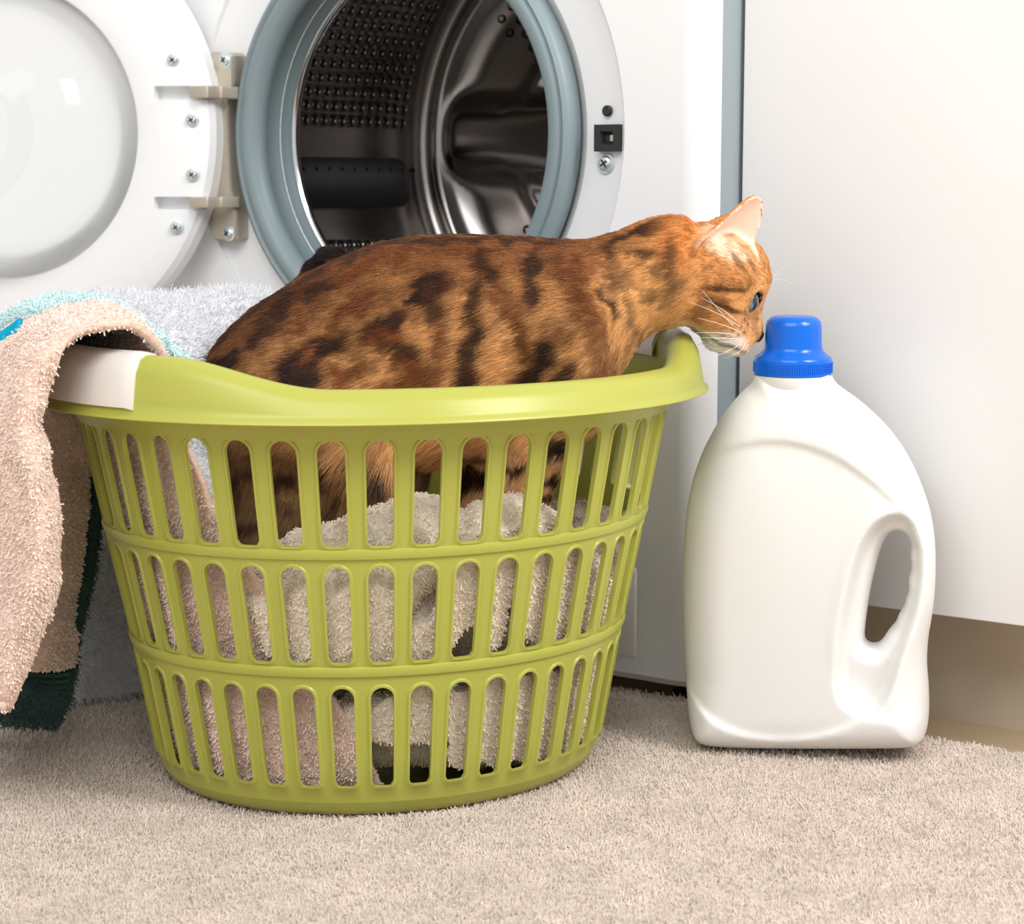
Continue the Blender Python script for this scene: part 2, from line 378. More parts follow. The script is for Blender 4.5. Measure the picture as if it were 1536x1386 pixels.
# back plate of the drum: pressed dishes between three arms
nr, na = 46, 180; v = []
def backy(r, a):
    y = D1
    y -= .014 * math.exp(-((r - .212) / .009) ** 2)
    arm = 0
    for k in (178, 58, 298):
        d = a - math.radians(k); al, pe = r * math.cos(d), r * math.sin(d)
        if al > 0: arm = max(arm, 1 / (1 + math.exp((abs(pe) - (.034 + .10 * max(0, .12 - al))) / .006)))
    arm = max(arm, 1 / (1 + math.exp((r - .07) / .008)))
    edge = 1 / (1 + math.exp((r - .19) / .006))
    return y + .012 * edge * (1 - arm) - .03 * arm * edge - .008 * math.exp(-((r - .11) / .012) ** 2) * (1 - arm)
for i in range(nr):
    r = DR * i / (nr - 1) if i else .0005
    for k in range(na): a = 2 * math.pi * k / na; v.append((pxc + r * math.cos(a), backy(r, a) - (.012 if i == nr - 1 else 0), zc + r * math.sin(a)))
f = [(i * na + k, i * na + (k + 1) % na, (i + 1) * na + (k + 1) % na, (i + 1) * na + k) for i in range(nr - 1) for k in range(na)]
bp = wadd(MB().add(v, f), 'drum_back_plate', M['steel'], angle=80)
b = MB()
for q in range(3):
    for i in range(8):
        for k in range(5):
            r = .125 + k * .0155; a = math.radians(118 + 120 * q) + (i - 3.5) * .0175 / r
            if abs((i - 3.5)) * .0175 > .03 + (r - .12) * .7: continue
            b.lathe([(.0052, 0), (.004, -.002), (.003, -.001), (.0027, .0015), (.0002, .0015)], (pxc + r * math.cos(a), backy(r, a) - .0005, zc + r * math.sin(a)), 8, 0, 'y')
pf = wadd(b, 'perforations', M['dark'], bp); pf['kind'] = 'stuff'
for L in LIFT:                                             # lifter paddles
    a0 = math.radians(L); b = MB(); K = 11
    ys = np.linspace(D0 + .004, D1 - .045, 14); sec = [(-.026, .002), (-.024, -.010), (-.018, -.024), (-.010, -.033), (0, -.036), (.010, -.033), (.018, -.024), (.024, -.010), (.026, .002)]
    v = []
    for i, y in enumerate(ys):
        s = 1 - max(0, (i - 11) / 2) * .55
        for w, h in sec:
            R = DR + h * s - .001; aa = a0 + w / DR; v.append((pxc + R * math.cos(aa), y, zc + R * math.sin(aa)))
    n = len(sec); f = [(i * n + k, i * n + k + 1, (i + 1) * n + k + 1, (i + 1) * n + k) for i in range(13) for k in range(n - 1)] + [tuple(range(n)), tuple(range(13 * n, 14 * n))]
    li = wadd(b.add(v, f), 'lifter', M['lifter'], drum, angle=40)
    b = MB()
    for y in np.linspace(D0 + .03, D1 - .06, 11):
        R = DR - .0335; aa = a0 - .0085 / DR
        c0 = np.array([pxc + R * math.cos(aa), y, zc + R * math.sin(aa)]); e1 = np.array([-math.sin(a0), 0, math.cos(a0)]); e2 = np.array([0, 1, 0]); nn = np.array([-math.cos(a0), 0, -math.sin(a0)])
        ring = [c0 + nn * .0016 + (e1 * math.cos(u) * 1.3 + e2 * math.sin(u)) * .0017 for u in np.linspace(0, 2 * math.pi, 9)[:-1]]; ring2 = [p - nn * .006 for p in ring]
        b.add(ring + ring2, [tuple(range(8))] + [(k, (k + 1) % 8, 8 + (k + 1) % 8, 8 + k) for k in range(8)])
    hp = wadd(b, 'lifter_holes', M['dark'], drum); hp['kind'] = 'stuff'
def screw(x, z, y, parent, xf=None, R=.0055):
    b = MB().lathe([(R * 1.35, .001), (R * 1.35, -.0004), (R * 1.05, -.0008), (R, -.0016), (R * .7, -.0030), (.0001, -.0034)], (0, 0, 0), 20, 0, 'y')
    for k in range(2):
        u = np.array([math.cos(.6 + k * math.pi / 2), 0, math.sin(.6 + k * math.pi / 2)]); w = np.array([-u[2], 0, u[0]])
        q = [u * R * .6 + w * R * .13, u * R * .6 - w * R * .13, -u * R * .6 - w * R * .13, -u * R * .6 + w * R * .13]
        b.add([p + np.array([0, -.0037, 0]) for p in q], [(0, 1, 2, 3)], 1)
    b.v = [(p[0] + x, p[1] + y, p[2] + z) for p in b.v]
    if xf: b.v = [xf(*p) for p in b.v]
    return wadd(b, 'screw', None, parent, mats=[M['zinc'], M['black']])
# lock, its button and screw on the right of the porthole
x0, z1 = mloc(891, 187, 0); x1, z0 = mloc(928, 227, 0)
b = MB(); yo = .004                                       # the recess face there
fr = [(x0, z0), (x1, z0), (x1, z1), (x0, z1)]; w = .0055
b.add([(x, yo - .004, z) for x, z in fr] + [(x + (w if i in (0, 3) else -w), yo - .004, z + (w if i < 2 else -w)) for i, (x, z) in enumerate(fr)] + [(x + (w if i in (0, 3) else -w) * 1.5, yo + .0008, z + (w if i < 2 else -w) * 1.5) for i, (x, z) in enumerate(fr)] + [(x, yo + .01, z) for x, z in fr],
      [(k, (k + 1) % 4, 4 + (k + 1) % 4, 4 + k) for k in range(4)] + [(4 + k, 4 + (k + 1) % 4, 8 + (k + 1) % 4, 8 + k) for k in range(4)] + [(8, 9, 10, 11)] + [(k, (k + 1) % 4, 12 + (k + 1) % 4, 12 + k) for k in range(4)])
lock = wadd(b, 'door_lock', M['black'], smooth=False)
b = MB().box((x0 + (x1 - x0) * .58, yo - .0022, z0 + (z1 - z0) * .36), (x0 + (x1 - x0) * .78, yo + .002, z0 + (z1 - z0) * .62), 0, .001); wadd(b, 'striker', M['hinge'], lock)
x, z = mloc(905, 166, 0); wadd(MB().lathe([(.0045, .012), (.0045, .005), (.0035, .0042), (.0001, .0046)], (x, 0, z), 20, 0, 'y'), 'button', M['black'])
x, z = mloc(902, 245, 0); screw(x, z, .0065, wm, R=.0062)
# hinge
def prism(pts, y0, y1, bev=.0012):
    c = np.mean(pts, 0); inn = [tuple(np.array(p) + (c - p) * min(.5, bev / (np.linalg.norm(c - p) + 1e-9))) for p in np.array(pts)]
    v = [(x, y1, z) for x, z in pts] + [(x, y0 + bev, z) for x, z in pts] + [(x, y0, z) for x, z in inn]; n = len(pts)
    return v, [(k, (k + 1) % n, n + (k + 1) % n, n + k) for k in range(n)] + [(n + k, n + (k + 1) % n, 2 * n + (k + 1) % n, 2 * n + k) for k in range(n)] + [tuple(range(2 * n, 3 * n))]
hp = [mloc(px, py, 0) for px, py in [(324, 84), (329, 79), (354, 79), (358, 84), (359, 122), (354, 140), (352, 155), (350, 170), (354, 280), (358, 298), (362, 320), (363, 357), (358, 361), (334, 361), (328, 354), (323, 340), (324, 310), (328, 285), (328, 175), (325, 150), (320, 128), (321, 105)]]
b = MB().add(*prism(hp, -.010, .010, .0025))
for y0, y1 in ((130, 148), (295, 312)):
    xa, za = mloc(352, y0, -.012); xb, zz = mloc(322, y1, -.03)
    b.box((xb, -.030, zz), (xa, -.004, za), 0, .0015)
    xc, _ = mloc(283, y0, -.046); b.box((xc, -.046, zz), (xb + .006, -.028, za), 0, .0015)
hinge = wadd(b, 'hinge', M['hinge'], angle=40)
for px, py in ((338, 90), (343, 350)): x, z = mloc(px, py, -.01); screw(x, z, -.010, hinge)
# open door: a ring, its glass bowl, the cover behind it and screws
PHI = TH - math.radians(12)
hx, hz = mloc(320, 205, -.034); zd = mloc(320, 195, -.034)[1]
RDo, RGl = .210, .136
dcx, dcy = hx - RDo * math.cos(PHI), -.034 - RDo * math.sin(PHI)
def dxf(x, y, z): return (dcx + x * math.cos(PHI) - y * math.sin(PHI), dcy + x * math.sin(PHI) + y * math.cos(PHI), zd + z)
def dlp(b): b.v = [dxf(*p) for p in b.v]; return b
def dloc(px, py, yl=-.003):                                # pixel -> door plane (x, z)
    d = ray(px, py); a = TH - PHI; n = np.array([math.sin(a), math.cos(a), 0]); o = np.array(mw(dcx, dcy, zd))
    p = d * ((yl + n @ (o - np.array([0, 0, CZ]))) / (n @ d)) + np.array([0, 0, CZ]) - o
    return p[0] * math.cos(a) - p[1] * math.sin(a), p[2]
prof = [(RGl, .028), (RGl, .002), (RGl + .002, -.002), (RGl + .005, -.003), (.188, -.003), (.192, -.0015), (.200, -.001), (.206, .002), (.210, .009), (.210, .03), (.204, .036), (.14, .036)]
ring = dlp(MB().lathe(prof, (0, 0, 0), 128, 0, 'y', True))
door = wadd(ring, 'door', M['enamel'], angle=28)
cut = MB()
for y0, y1 in ((129, 149), (295, 314)):
    xa, za = dloc(231, y0); xb, zz = dloc(330, y1); cut.box((xa, -.02, zz), (xb, .012, za), 0, .002)
cut = dlp(cut); cut.v = [(x, y, z - WO) for x, y, z in cut.v]; co = cut.build('cutter', M['enamel'], None, True); co.parent = wm
bo = door.modifiers.new('slots', 'BOOLEAN'); bo.object = co; bo.operation = 'DIFFERENCE'; bo.solver = 'EXACT'
bpy.context.view_layer.update()
nm = bpy.data.meshes.new_from_object(door.evaluated_get(bpy.context.evaluated_depsgraph_get())); door.modifiers.clear(); door.data = nm
bpy.data.objects.remove(co); nm.set_sharp_from_angle(angle=math.radians(28))
t = .004
bowl = [(RGl - .001, -.001), (.129, -.014), (.116, -.038), (.098, -.058), (.078, -.072), (.062, -.080), (.056, -.084), (.050, -.0855), (.03, -.087), (.0005, -.088)]
b = dlp(MB().lathe(bowl, (0, 0, 0), 96, 0, 'y').lathe([(.070, -.0755), (.062, -.0785), (.055, -.0822), (.050, -.0835)], (0, 0, 0), 96, 0, 'y')); wadd(b, 'glass_bowl', M['glass'], door, angle=60)
b = dlp(MB().lathe([(RGl + .003, .010), (.12, .012), (.0005, .013)], (0, 0, 0), 64, 0, 'y')); wadd(b, 'outer_cover', M['enamel'], door)
for px, py in ((260, 90), (288, 180), (289, 262), (265, 341)): x, z = dloc(px, py); screw(x, z, -.003, door, dxf, .0045)
# filter flap near the floor, side recess, feet
xr, z1 = mloc(957, 850, 0); _, z0 = mloc(957, 990, 0)
wadd(MB().box((xr - .15, -.0012, z0), (xr, .004, z1), 0, .0035), 'filter_flap', M['enamel'])
for x, y in ((HW - .04, .05), (-HW + .04, .05), (HW - .04, .50), (-HW + .04, .50)):
    wadd(MB().lathe([(.0005, FLZ), (.024, FLZ), (.024, FLZ + .010), (.012, FLZ + .012), (.012, zb + .004)], (x, y, 0), 20), 'foot', M['black'])

# ------------------------------------------------------------------ rug
rp = np.array([.0884, 1.6466]); re_ = np.array([.295, -.1945]); re_ /= np.linalg.norm(re_); rn = np.array([re_[1], -re_[0]])   # rn: towards the camera
nu, nv = 90, 150; U = np.linspace(0, .80, nu); V_ = np.linspace(-.80, .62, nv)
rng2 = np.random.default_rng(3); wob = .002 * np.convolve(rng2.standard_normal(nv + 8), np.ones(5) / 3, 'same')[4:-4]
P = np.zeros((nu, nv, 3)); P[..., :2] = rp + V_[None, :, None] * re_ + (U[:, None, None] + (wob[None, :, None] * (1 - U[:, None, None]))) * rn; P[..., 2] = -.004
P = P.reshape(-1, 3); P[:, 2] += (hash3(P, 60) - .5) * .0015
rq = np.concatenate([np.stack([i * nv + np.arange(nv - 1), (i + 1) * nv + np.arange(nv - 1), (i + 1) * nv + np.arange(1, nv), i * nv + np.arange(1, nv)], 1) for i in range(nu - 1)])
VV, QQ = thicken(P, rq, nu, nv, .006)
VV[:, 2] = np.maximum(VV[:, 2], FLZ + .0005)
rug = tag(obj('rug', VV, QQ, M['rug']), 'beige short-pile rug under the basket and bottle', 'rug')
px_, py_ = proj(P); keep = ((px_ > -120) & (px_ < 1660) & (py_ < 1480)).astype(float) * .65 + .35
def rugfn(p, n, lerp):
    k = len(p); g = hash3(p, 45)[:, None]; az = .6 + 2.2 * hash3(p, 40)[:, None] + rng.normal(0, .9, (k, 1))
    lean = np.concatenate([np.cos(az), np.sin(az), np.zeros((k, 1))], 1)
    L = .0045 + .002 * rng.random((k, 1))
    D = np.array([0, 0, 1.0]) * L + rng.normal(0, .0012, (k, 3)); B = lean * L * (.2 + .3 * g) - np.array([0, 0, .0015])
    c = np.array(srgb(208, 195, 184)[:3])[None] * (.86 + .28 * rng.random((k, 1))) * (.93 + .14 * g)
    return D, B, c
strands('rug_pile', P, rq, 400000, rugfn, M['pile'], rug, .00055, 3, .75, keep)

# ------------------------------------------------------------------ laundry basket
BC = fl(575, 1139); BA, BB, BR = .2425, .205, math.radians(25); cB, sB = math.cos(BR), math.sin(BR)
STAB = np.array([(0, .625), (.006, .655), (.012, .672), (.024, .688), (.103, .748), (.185, .818), (.262, .880), (.272, .886), (.30, .905)])
def bs(z): return np.interp(z, STAB[:, 0], STAB[:, 1])
def bpt(t, z, off=0.0, s=None):
    s = bs(z) if s is None else s
    x, y = BA * s * math.cos(t), BB * s * math.sin(t); nx, ny = math.cos(t) / BA, math.sin(t) / BB; l = math.hypot(nx, ny)
    x += off * nx / l; y += off * ny / l
    return (BC[0] + x * cB - y * sB, BC[1] + x * sB + y * cB, z)
basket = thing('laundry_basket', (BC[0], BC[1], 0), 'lime green slotted plastic laundry basket with white grips, holding the towels and the cat', 'basket')
NCOL = 42; DT = 2 * math.pi / NCOL
ts = np.linspace(math.pi, 2 * math.pi, 721); fx = np.array([proj(bpt(t, .23))[0] for t in ts]); fr_ = np.array([bpt(t, .23)[1] for t in ts])
T0 = ts[np.argmin(np.abs(fx - 570) + 1e3 * (fr_ > BC[1]))]
ROWS = [(.012, .024, .0945, .103), (.103, .112, .1783, .185), (.185, .192, .2620, .272)]
b = MB(); HALF = .29
for c in range(NCOL):
    tc_ = T0 + c * DT
    dl = math.dist(bpt(tc_ - DT / 2, .2), bpt(tc_ + DT / 2, .2)) / bs(.2)
    for z0, zs0, zs1, z1 in ROWS:
        def P_(a, z, off): return bpt(tc_ + a * DT, z, off)
        def outline(grow):
            pts = []; pit = lambda z: dl * bs(z)
            rt = HALF * pit(zs1) + grow; zc_ = zs1 + grow - rt; bc = .0035
            for k in range(9):                             # bottom, left to right, rounded corners
                u = -1 + 2 * k / 8; w = HALF * pit(zs0) + grow
                pts.append((u * w / pit(zs0), zs0 - grow + (bc if abs(u) == 1 else .0004 if abs(u) == .75 else 0)))
            for z in np.linspace(zs0 + bc, zc_, 6)[1:-1]: pts.append(((HALF * pit(z) + grow) / pit(z), z))
            for k in range(13):
                th = math.pi * k / 12; pts.append((rt * math.cos(th) / pit(zs1), zc_ + rt * math.sin(th)))
            for z in np.linspace(zc_, zs0 + bc, 6)[1:-1]: pts.append((-(HALF * pit(z) + grow) / pit(z), z))
            return pts, zc_
        o0, zc_ = outline(0); rec = []
        for k in range(9): rec.append(((-1 + 2 * k / 8) * .5, z0))
        for z in np.linspace(zs0 + .0035, zc_, 6)[1:-1]: rec.append((.5, z))
        for k in range(13):
            th = 180 * k / 12
            rec.append((.5, zc_ + (z1 - zc_) * th / 45) if th < 45 else (.5 - (th - 45) / 90, z1) if th <= 135 else (-.5, zc_ + (z1 - zc_) * (180 - th) / 45))
        for z in np.linspace(zc_, zs0 + .0035, 6)[1:-1]: rec.append((-.5, z))
        n = len(rec); v = []
        for (g, off) in ((0, .0011), (.0014, .0011), (.0024, 0)): v += [P_(a, z, off) for a, z in outline(g)[0]]
        v += [P_(a, z, 0) for a, z in rec]
        v += [P_(a, z, -.0025) for a, z in rec] + [P_(a, z, -.0025) for a, z in o0]
        f = []
        for L_ in range(3): f += [(L_ * n + k, L_ * n + (k + 1) % n, (L_ + 1) * n + (k + 1) % n, (L_ + 1) * n + k) for k in range(n)]
        f += [(4 * n + k, 5 * n + k, 5 * n + (k + 1) % n, 4 * n + (k + 1) % n) for k in range(n)] + [(5 * n + k, k, (k + 1) % n, 5 * n + (k + 1) % n) for k in range(n)]
        b.add(v, f)
wall_o = b.build('slotted_wall', M['lime'], basket, weld=2e-5, angle=40)
b = MB(); NT = 160                                          # ring ledges below the slot rows
for zr in (.187, .106):
    prof = [(-.0005, zr + .0035), (.0014, zr + .0025), (.0022, zr), (.0016, zr - .0035), (-.0005, zr - .0045)]
    v = [bpt(2 * math.pi * i / NT, z, o) for i in range(NT) for o, z in prof]; k = len(prof)
    b.add(v, [(i * k + q, (i + 1) % NT * k + q, (i + 1) % NT * k + q + 1, i * k + q + 1) for i in range(NT) for q in range(k - 1)])
b.build('ring_ledge', M['lime'], basket)
b = MB(); prof = [(0, .0125), (0, .006), (0, .0015), (-.003, 0), (-.012, 0), (-.014, .002), (-.06, .002)]
v = [bpt(2 * math.pi * i / NT, z, o) for i in range(NT) for o, z in prof]; k = len(prof)
f = [(i * k + q, i * k + q + 1, (i + 1) % NT * k + q + 1, (i + 1) % NT * k + q) for i in range(NT) for q in range(k - 1)]
v.append((BC[0], BC[1], .002)); f += [(i * k + k - 1, len(v) - 1, (i + 1) % NT * k + k - 1) for i in range(NT)]
b.add(v, f).build('base', M['lime'], basket)
def sstep(a, b_, x): u = min(1, max(0, (x - a) / (b_ - a))); return u * u * (3 - 2 * u)
HANDLES, HRISE = (math.pi, math.radians(20)), .019
def rise(t):
    d = min(abs((t - c + math.pi) % (2 * math.pi) - math.pi) for c in HANDLES)
    return HRISE * (1 - sstep(math.radians(34), math.radians(64), d))
def rimprof(h):
    return [(-.0022, .262), (-.0018, .285 + h), (.001, .2915 + h), (.006, .2955 + h), (.012, .296 + h), (.018, .2935 + h), (.0225, .288 + h * .85), (.0252, .281 + h * .25), (.0265, .2785), (.029, .2770), (.0295, .2755), (.0275, .2745), (.024, .2765), (.021, .283), (.012, .286), (.003, .280), (.0005, .262)]
b = MB(); v = []; NT = 240
for i in range(NT):
    t = 2 * math.pi * i / NT; v += [bpt(t, z, o, .886) for o, z in rimprof(rise(t))]
k = 17; b.add(v, [(i * k + q, i * k + (q + 1) % k, (i + 1) % NT * k + (q + 1) % k, (i + 1) % NT * k + q) for i in range(NT) for q in range(k)])
b.build('rim', M['lime'], basket, angle=50)
for a_ in HANDLES:                                   # white grip caps over the two handles
    v = []; n = 40; h = HRISE
    pr_ = [(-.0042, .287 + h - .012), (-.004, .286 + h), (-.001, .293 + h), (.005, .2975 + h), (.012, .2985 + h), (.0195, .2955 + h), (.0255, .2885 + h * .8), (.0282, .2845), (.0282, .2825), (.025, .2825), (.021, .289 + h * .6), (.012, .2945 + h), (.004, .2935 + h), (-.0015, .286 + h)]
    for i in range(n + 1):
        t = a_ + math.radians(-30 + 60 * i / n); e = 1 if 0 < i < n else 0
        v += [bpt(t, z - (0 if e else .0012), o - (0 if e else .0012), .886) for o, z in pr_]
    k = len(pr_); f = [(i * k + q, i * k + (q + 1) % k, (i + 1) * k + (q + 1) % k, (i + 1) * k + q) for i in range(n) for q in range(k)] + [tuple(range(k))[::-1], tuple(range(n * k, n * k + k))]
    MB().add(v, f).build('grip', M['grip'], basket, angle=45)

# ------------------------------------------------------------------ detergent bottle
BYAW = math.radians(14); bc_ = fl(1215, 1117); BO = np.array([at(1189, 600, 1.475)[0], 1.475, 0.0])
bottle = thing('detergent_bottle', BO, 'white plastic detergent bottle with a blue cap and side handle, on the rug', 'bottle')
cb, sb_ = math.cos(BYAW), math.sin(BYAW)
def bw(x, y, z): return (BO[0] + x * cb + y * sb_, BO[1] - x * sb_ + y * cb, z)
def bl(px, py):                                            # pixel on the bottle's middle plane -> (x, z)
    d = ray(px, py); n = np.array([sb_, cb, 0]); k = (n @ BO) / (n @ d); p = d * k + np.array([0, 0, CZ]); r = p - BO
    return r[0] * cb - r[1] * sb_, p[2]
OUT = [(1135, 552), (1132, 566), (1129, 574), (1114, 585), (1083, 622), (1057, 669), (1042, 710), (1034, 745), (1029, 785), (1025, 856), (1027, 934), (1031, 1011), (1035, 1053), (1041, 1085), (1050, 1100), (1075, 1108), (1200, 1110), (1340, 1110), (1375, 1108), (1388, 1098), (1393, 1078), (1394, 1050), (1393, 1020), (1390, 991), (1392, 954), (1398, 923), (1403, 882), (1404, 830), (1400, 783), (1387, 736), (1364, 684), (1333, 640), (1291, 601), (1254, 576), (1248, 566), (1245, 552)]
HOLE = [(1343, 793), (1333, 798), (1322, 819), (1312, 856), (1304, 892), (1299, 928), (1296, 954), (1299, 964), (1307, 968), (1318, 966), (1326, 956), (1333, 944), (1344, 932), (1346, 922), (1355, 908), (1357, 897), (1362, 882), (1360, 868), (1366, 848), (1362, 832), (1365, 818), (1361, 804), (1353, 795)]
po = np.array([bl(*p) for p in OUT]); ph = np.array([bl(*p) for p in HOLE])
def subdiv(p, m, it=2):
    for _ in range(it):
        q = np.roll(p, -1, 0); p = np.stack([p * .75 + q * .25, p * .25 + q * .75], 1).reshape(-1, 2)
    return p
po, ph = subdiv(po, 0), subdiv(ph, 0)
po[:, 1] = np.maximum(po[:, 1], .0)
po[:, 1] = (po[:, 1] - po[:, 1].min()) / (po[:, 1].max() - po[:, 1].min()) * (po[:, 1].max() + .0005) - .0005
def polysd(X, Z, p):
    d = np.full(np.broadcast(X, Z).shape, 1e9); ins = np.zeros(d.shape, bool); q = np.roll(p, -1, 0)
    for (ax, az), (bx, bz) in zip(p, q):
        ex, ez = bx - ax, bz - az; L = ex * ex + ez * ez + 1e-15
        t = np.clip(((X - ax) * ex + (Z - az) * ez) / L, 0, 1); d = np.minimum(d, (X - ax - t * ex) ** 2 + (Z - az - t * ez) ** 2)
        c = ((az > Z) != (bz > Z)) & (X < (bx - ax) * (Z - az) / (bz - az + 1e-15) + ax); ins ^= c
    d = np.sqrt(d); return np.where(ins, -d, d)
hB = .0015
Fb = Field((po[:, 0].min() - .006, -.052, -.004), (po[:, 0].max() + .006, .052, po[:, 1].max() + .006), hB)
X, Y, Z = np.meshgrid(Fb.ax[0], Fb.ax[1], Fb.ax[2], indexing='ij', sparse=True)
X2, Z2 = X[:, 0, :], Z[:, 0, :]
do = polysd(X2, Z2, po); dh = polysd(X2, Z2, ph)
D = .045 * np.minimum(1, .645 + .355 * (lambda u: 1 - (1 - u) ** 2.5)(np.clip((po[:, 1].max() - .006 - Z2) / .17, 0, 1))) * np.ones_like(do)       # half depth, narrowing at the neck
hd = np.clip(dh / .022, 0, 1); hd = hd * hd * (3 - 2 * hd)
gr = polysd(X2, Z2, subdiv(np.array([bl(*p) for p in [(1336, 770), (1362, 775), (1380, 830), (1372, 900), (1345, 965), (1322, 1035), (1292, 1042), (1270, 1020), (1275, 940), (1290, 860), (1308, 800)]]), 0))
rec = 1 - np.clip((gr + .002) / .010, 0, 1); rec = rec * rec * (3 - 2 * rec)
D = D * (1 - .42 * rec)
# label panel: a shallow step between two arcs
def arcmask(c, pts_up): return None
ax_, az_ = bl(1195, 900)
def arc(pts):
    q = np.array([bl(*p) for p in pts]); o = np.argsort(q[:, 0]); q = q[o]; xx = np.linspace(q[0, 0], q[-1, 0], 60)
    co = np.polyfit(q[:, 0], q[:, 1], 4 if len(q) > 5 else 2); return lambda x: np.polyval(co, np.clip(x, q[0, 0], q[-1, 0]))
up = arc([(1045, 692), (1090, 668), (1135, 658), (1190, 657), (1240, 668), (1290, 695), (1340, 740), (1372, 775)])
lo = arc([(1037, 1015), (1060, 1045), (1100, 1070), (1160, 1087), (1215, 1087), (1260, 1075), (1300, 1055)])
m1 = 1 / (1 + np.exp(-(up(X2) - Z2) / .0012)); m2 = 1 / (1 + np.exp(-(Z2 - lo(X2)) / .0012))
rid = np.exp(-((Z2 - lo(X2)) / .0028) ** 2) * (X2 < bl(1310, 1000)[0]) * np.clip((bl(1310, 1000)[0] - X2) / .03, 0, 1)
fade = np.clip((dh + .004) / .03, 0, 1)
D = D - .0034 * m1 * m2 * fade + .0012 * rid
inner = np.minimum(np.maximum(-do, -.01), np.clip(dh, -.01, 1) * 1.0)
Ro = .040; Rh = .010
eo = np.clip(1 - (-do) / Ro, 0, 3); eh = np.clip(1 - dh / Rh, 0, 3)
base_r = np.clip(1 - (Z2 - .0015) / .010, 0, 3)
q = np.sqrt((Y / D[:, None, :]) ** 2 + np.maximum(eo[:, None, :] * (Z2[:, None, :] > .03) + np.clip(1 - (-do[:, None, :]) / .016, 0, 3) * (Z2[:, None, :] <= .03), 0) ** 2.2 * 1.0 + (eh[:, None, :]) ** 2)
# corner radius of the plan grows smoothly from the foot to the body
wz = np.clip((Z2 - .004) / .05, 0, 1)[:, None, :]
RR = .020 + (.040 - .020) * wz; RR = RR + (.029 - RR) * np.clip((Z2 - po[:, 1].max() + .05) / .04, 0, 1)[:, None, :]; RR = np.maximum(RR, .001)
q = np.sqrt((np.abs(Y) / D[:, None, :]) ** 2.3 + np.clip(1 - (-do[:, None, :]) / RR, 0, 3) ** 2.3 + (eh[:, None, :]) ** 2.2)
Fb.F = ((q - 1) * .03).astype(np.float32)
Vb, Qb = Fb.mesh(3)
Vw = np.array([bw(*p) for p in Vb]); obj('body', Vw, Qb, M['bottle'], bottle)
nx_, nz_ = bl(1189, 566); nr_ = (bl(1248, 566)[0] - bl(1131, 566)[0]) / 2
NC = bw(nx_, 0, 0); ztop = bl(1189, 474)[1]; zr0 = bl(1189, 560)[1]; zr1 = bl(1189, 529)[1]; zn = bl(1189, 578)[1]
kx = .985
MB().lathe([(nr_ * .9, zn - .003), (nr_ * .985, zn + .0015), (nr_ * .985, zr0 - .001), (nr_ * .8, zr0 + .002)], (NC[0], NC[1], 0), 64).build('neck', M['bottle'], bottle)
R1 = .0212; R2 = nr_ * 1.0
MB().lathe([(R2 - .002, zr0 - .0015), (R2, zr0 - .0005), (R2, zr1 - .005), (R2 - .0012, zr1 - .0025), (R2 - .004, zr1 - .001), (R1 + .0025, zr1 + .0005), (R1 + .0006, zr1 + .0022), (R1, zr1 + .005), (R1 - .0006, ztop - .007), (R1 - .0016, ztop - .0035), (R1 - .004, ztop - .0012), (R1 - .0065, ztop), (.0005, ztop)], (NC[0], NC[1], 0), 96).build('cap', M['cap'], bottle, angle=60)
b = MB()
for i in range(110):
    a = 2 * math.pi * i / 110; ca, sa = math.cos(a), math.sin(a); da = .012
    b.add([(NC[0] + (R2 + o) * math.cos(a + s), NC[1] + (R2 + o) * math.sin(a + s), z) for z in (zr0 + .0012, zr1 - .0065) for s, o in ((-da, -.0003), (0, .0005), (da, -.0003))], [(0, 1, 4, 3), (1, 2, 5, 4)])
rb = b.build('cap_ribs', M['cap'], bottle, smooth=False, angle=None); rb['kind'] = 'stuff'

# ------------------------------------------------------------------ towels
def terryfn(col, L, lean=(0, 0, -.3), j=.6, vary=.16):
    col = np.array(col[:3])
    def fn(p, n, lerp):
        k = len(p); r = rng.normal(0, 1, (k, 3)); l = L * (.7 + .6 * rng.random((k, 1)))
        d = n + r * j * .6 + np.array(lean); d /= np.linalg.norm(d, axis=1, keepdims=True)
        cc = col if col.ndim == 1 else col
        c = np.broadcast_to(cc, (k, 3)) * (1 - vary + 2 * vary * rng.random((k, 1)))
        return d * l, rng.normal(0, .35, (k, 3)) * l + np.array([0, 0, -.25]) * l, c
    return fn
def tpx(px, z, lo=math.pi * .9, hi=math.pi * 1.55):        # the angle at which the basket's near wall shows at pixel column px
    t = np.linspace(lo, hi, 400); x = np.array([proj(bpt(a, z))[0] for a in t]); return t[np.argmin(np.abs(x - px))]
class Sheet:
    def __init__(s): s.V = []; s.Q = []; s.SV = []; s.SQ = []
    def add(s, G, nu, nv, th=.004, wr=None):
        G = np.array([[at(*p) if len(p) == 3 and p[1] > 20 else np.array(p[:3]) for p in row] for row in G], float)
        V, Q = netw(G, nu, nv, wr); T, TQ = thicken(V, Q, nu, nv, th)
        a = sum(len(v) for v in s.V); s.V.append(T); s.Q.append(TQ + a); return s
    def build(s, name, m, parent=None):
        s.v, s.q = np.concatenate(s.V), np.concatenate(s.Q); return obj(name, s.v, s.q, m, parent)
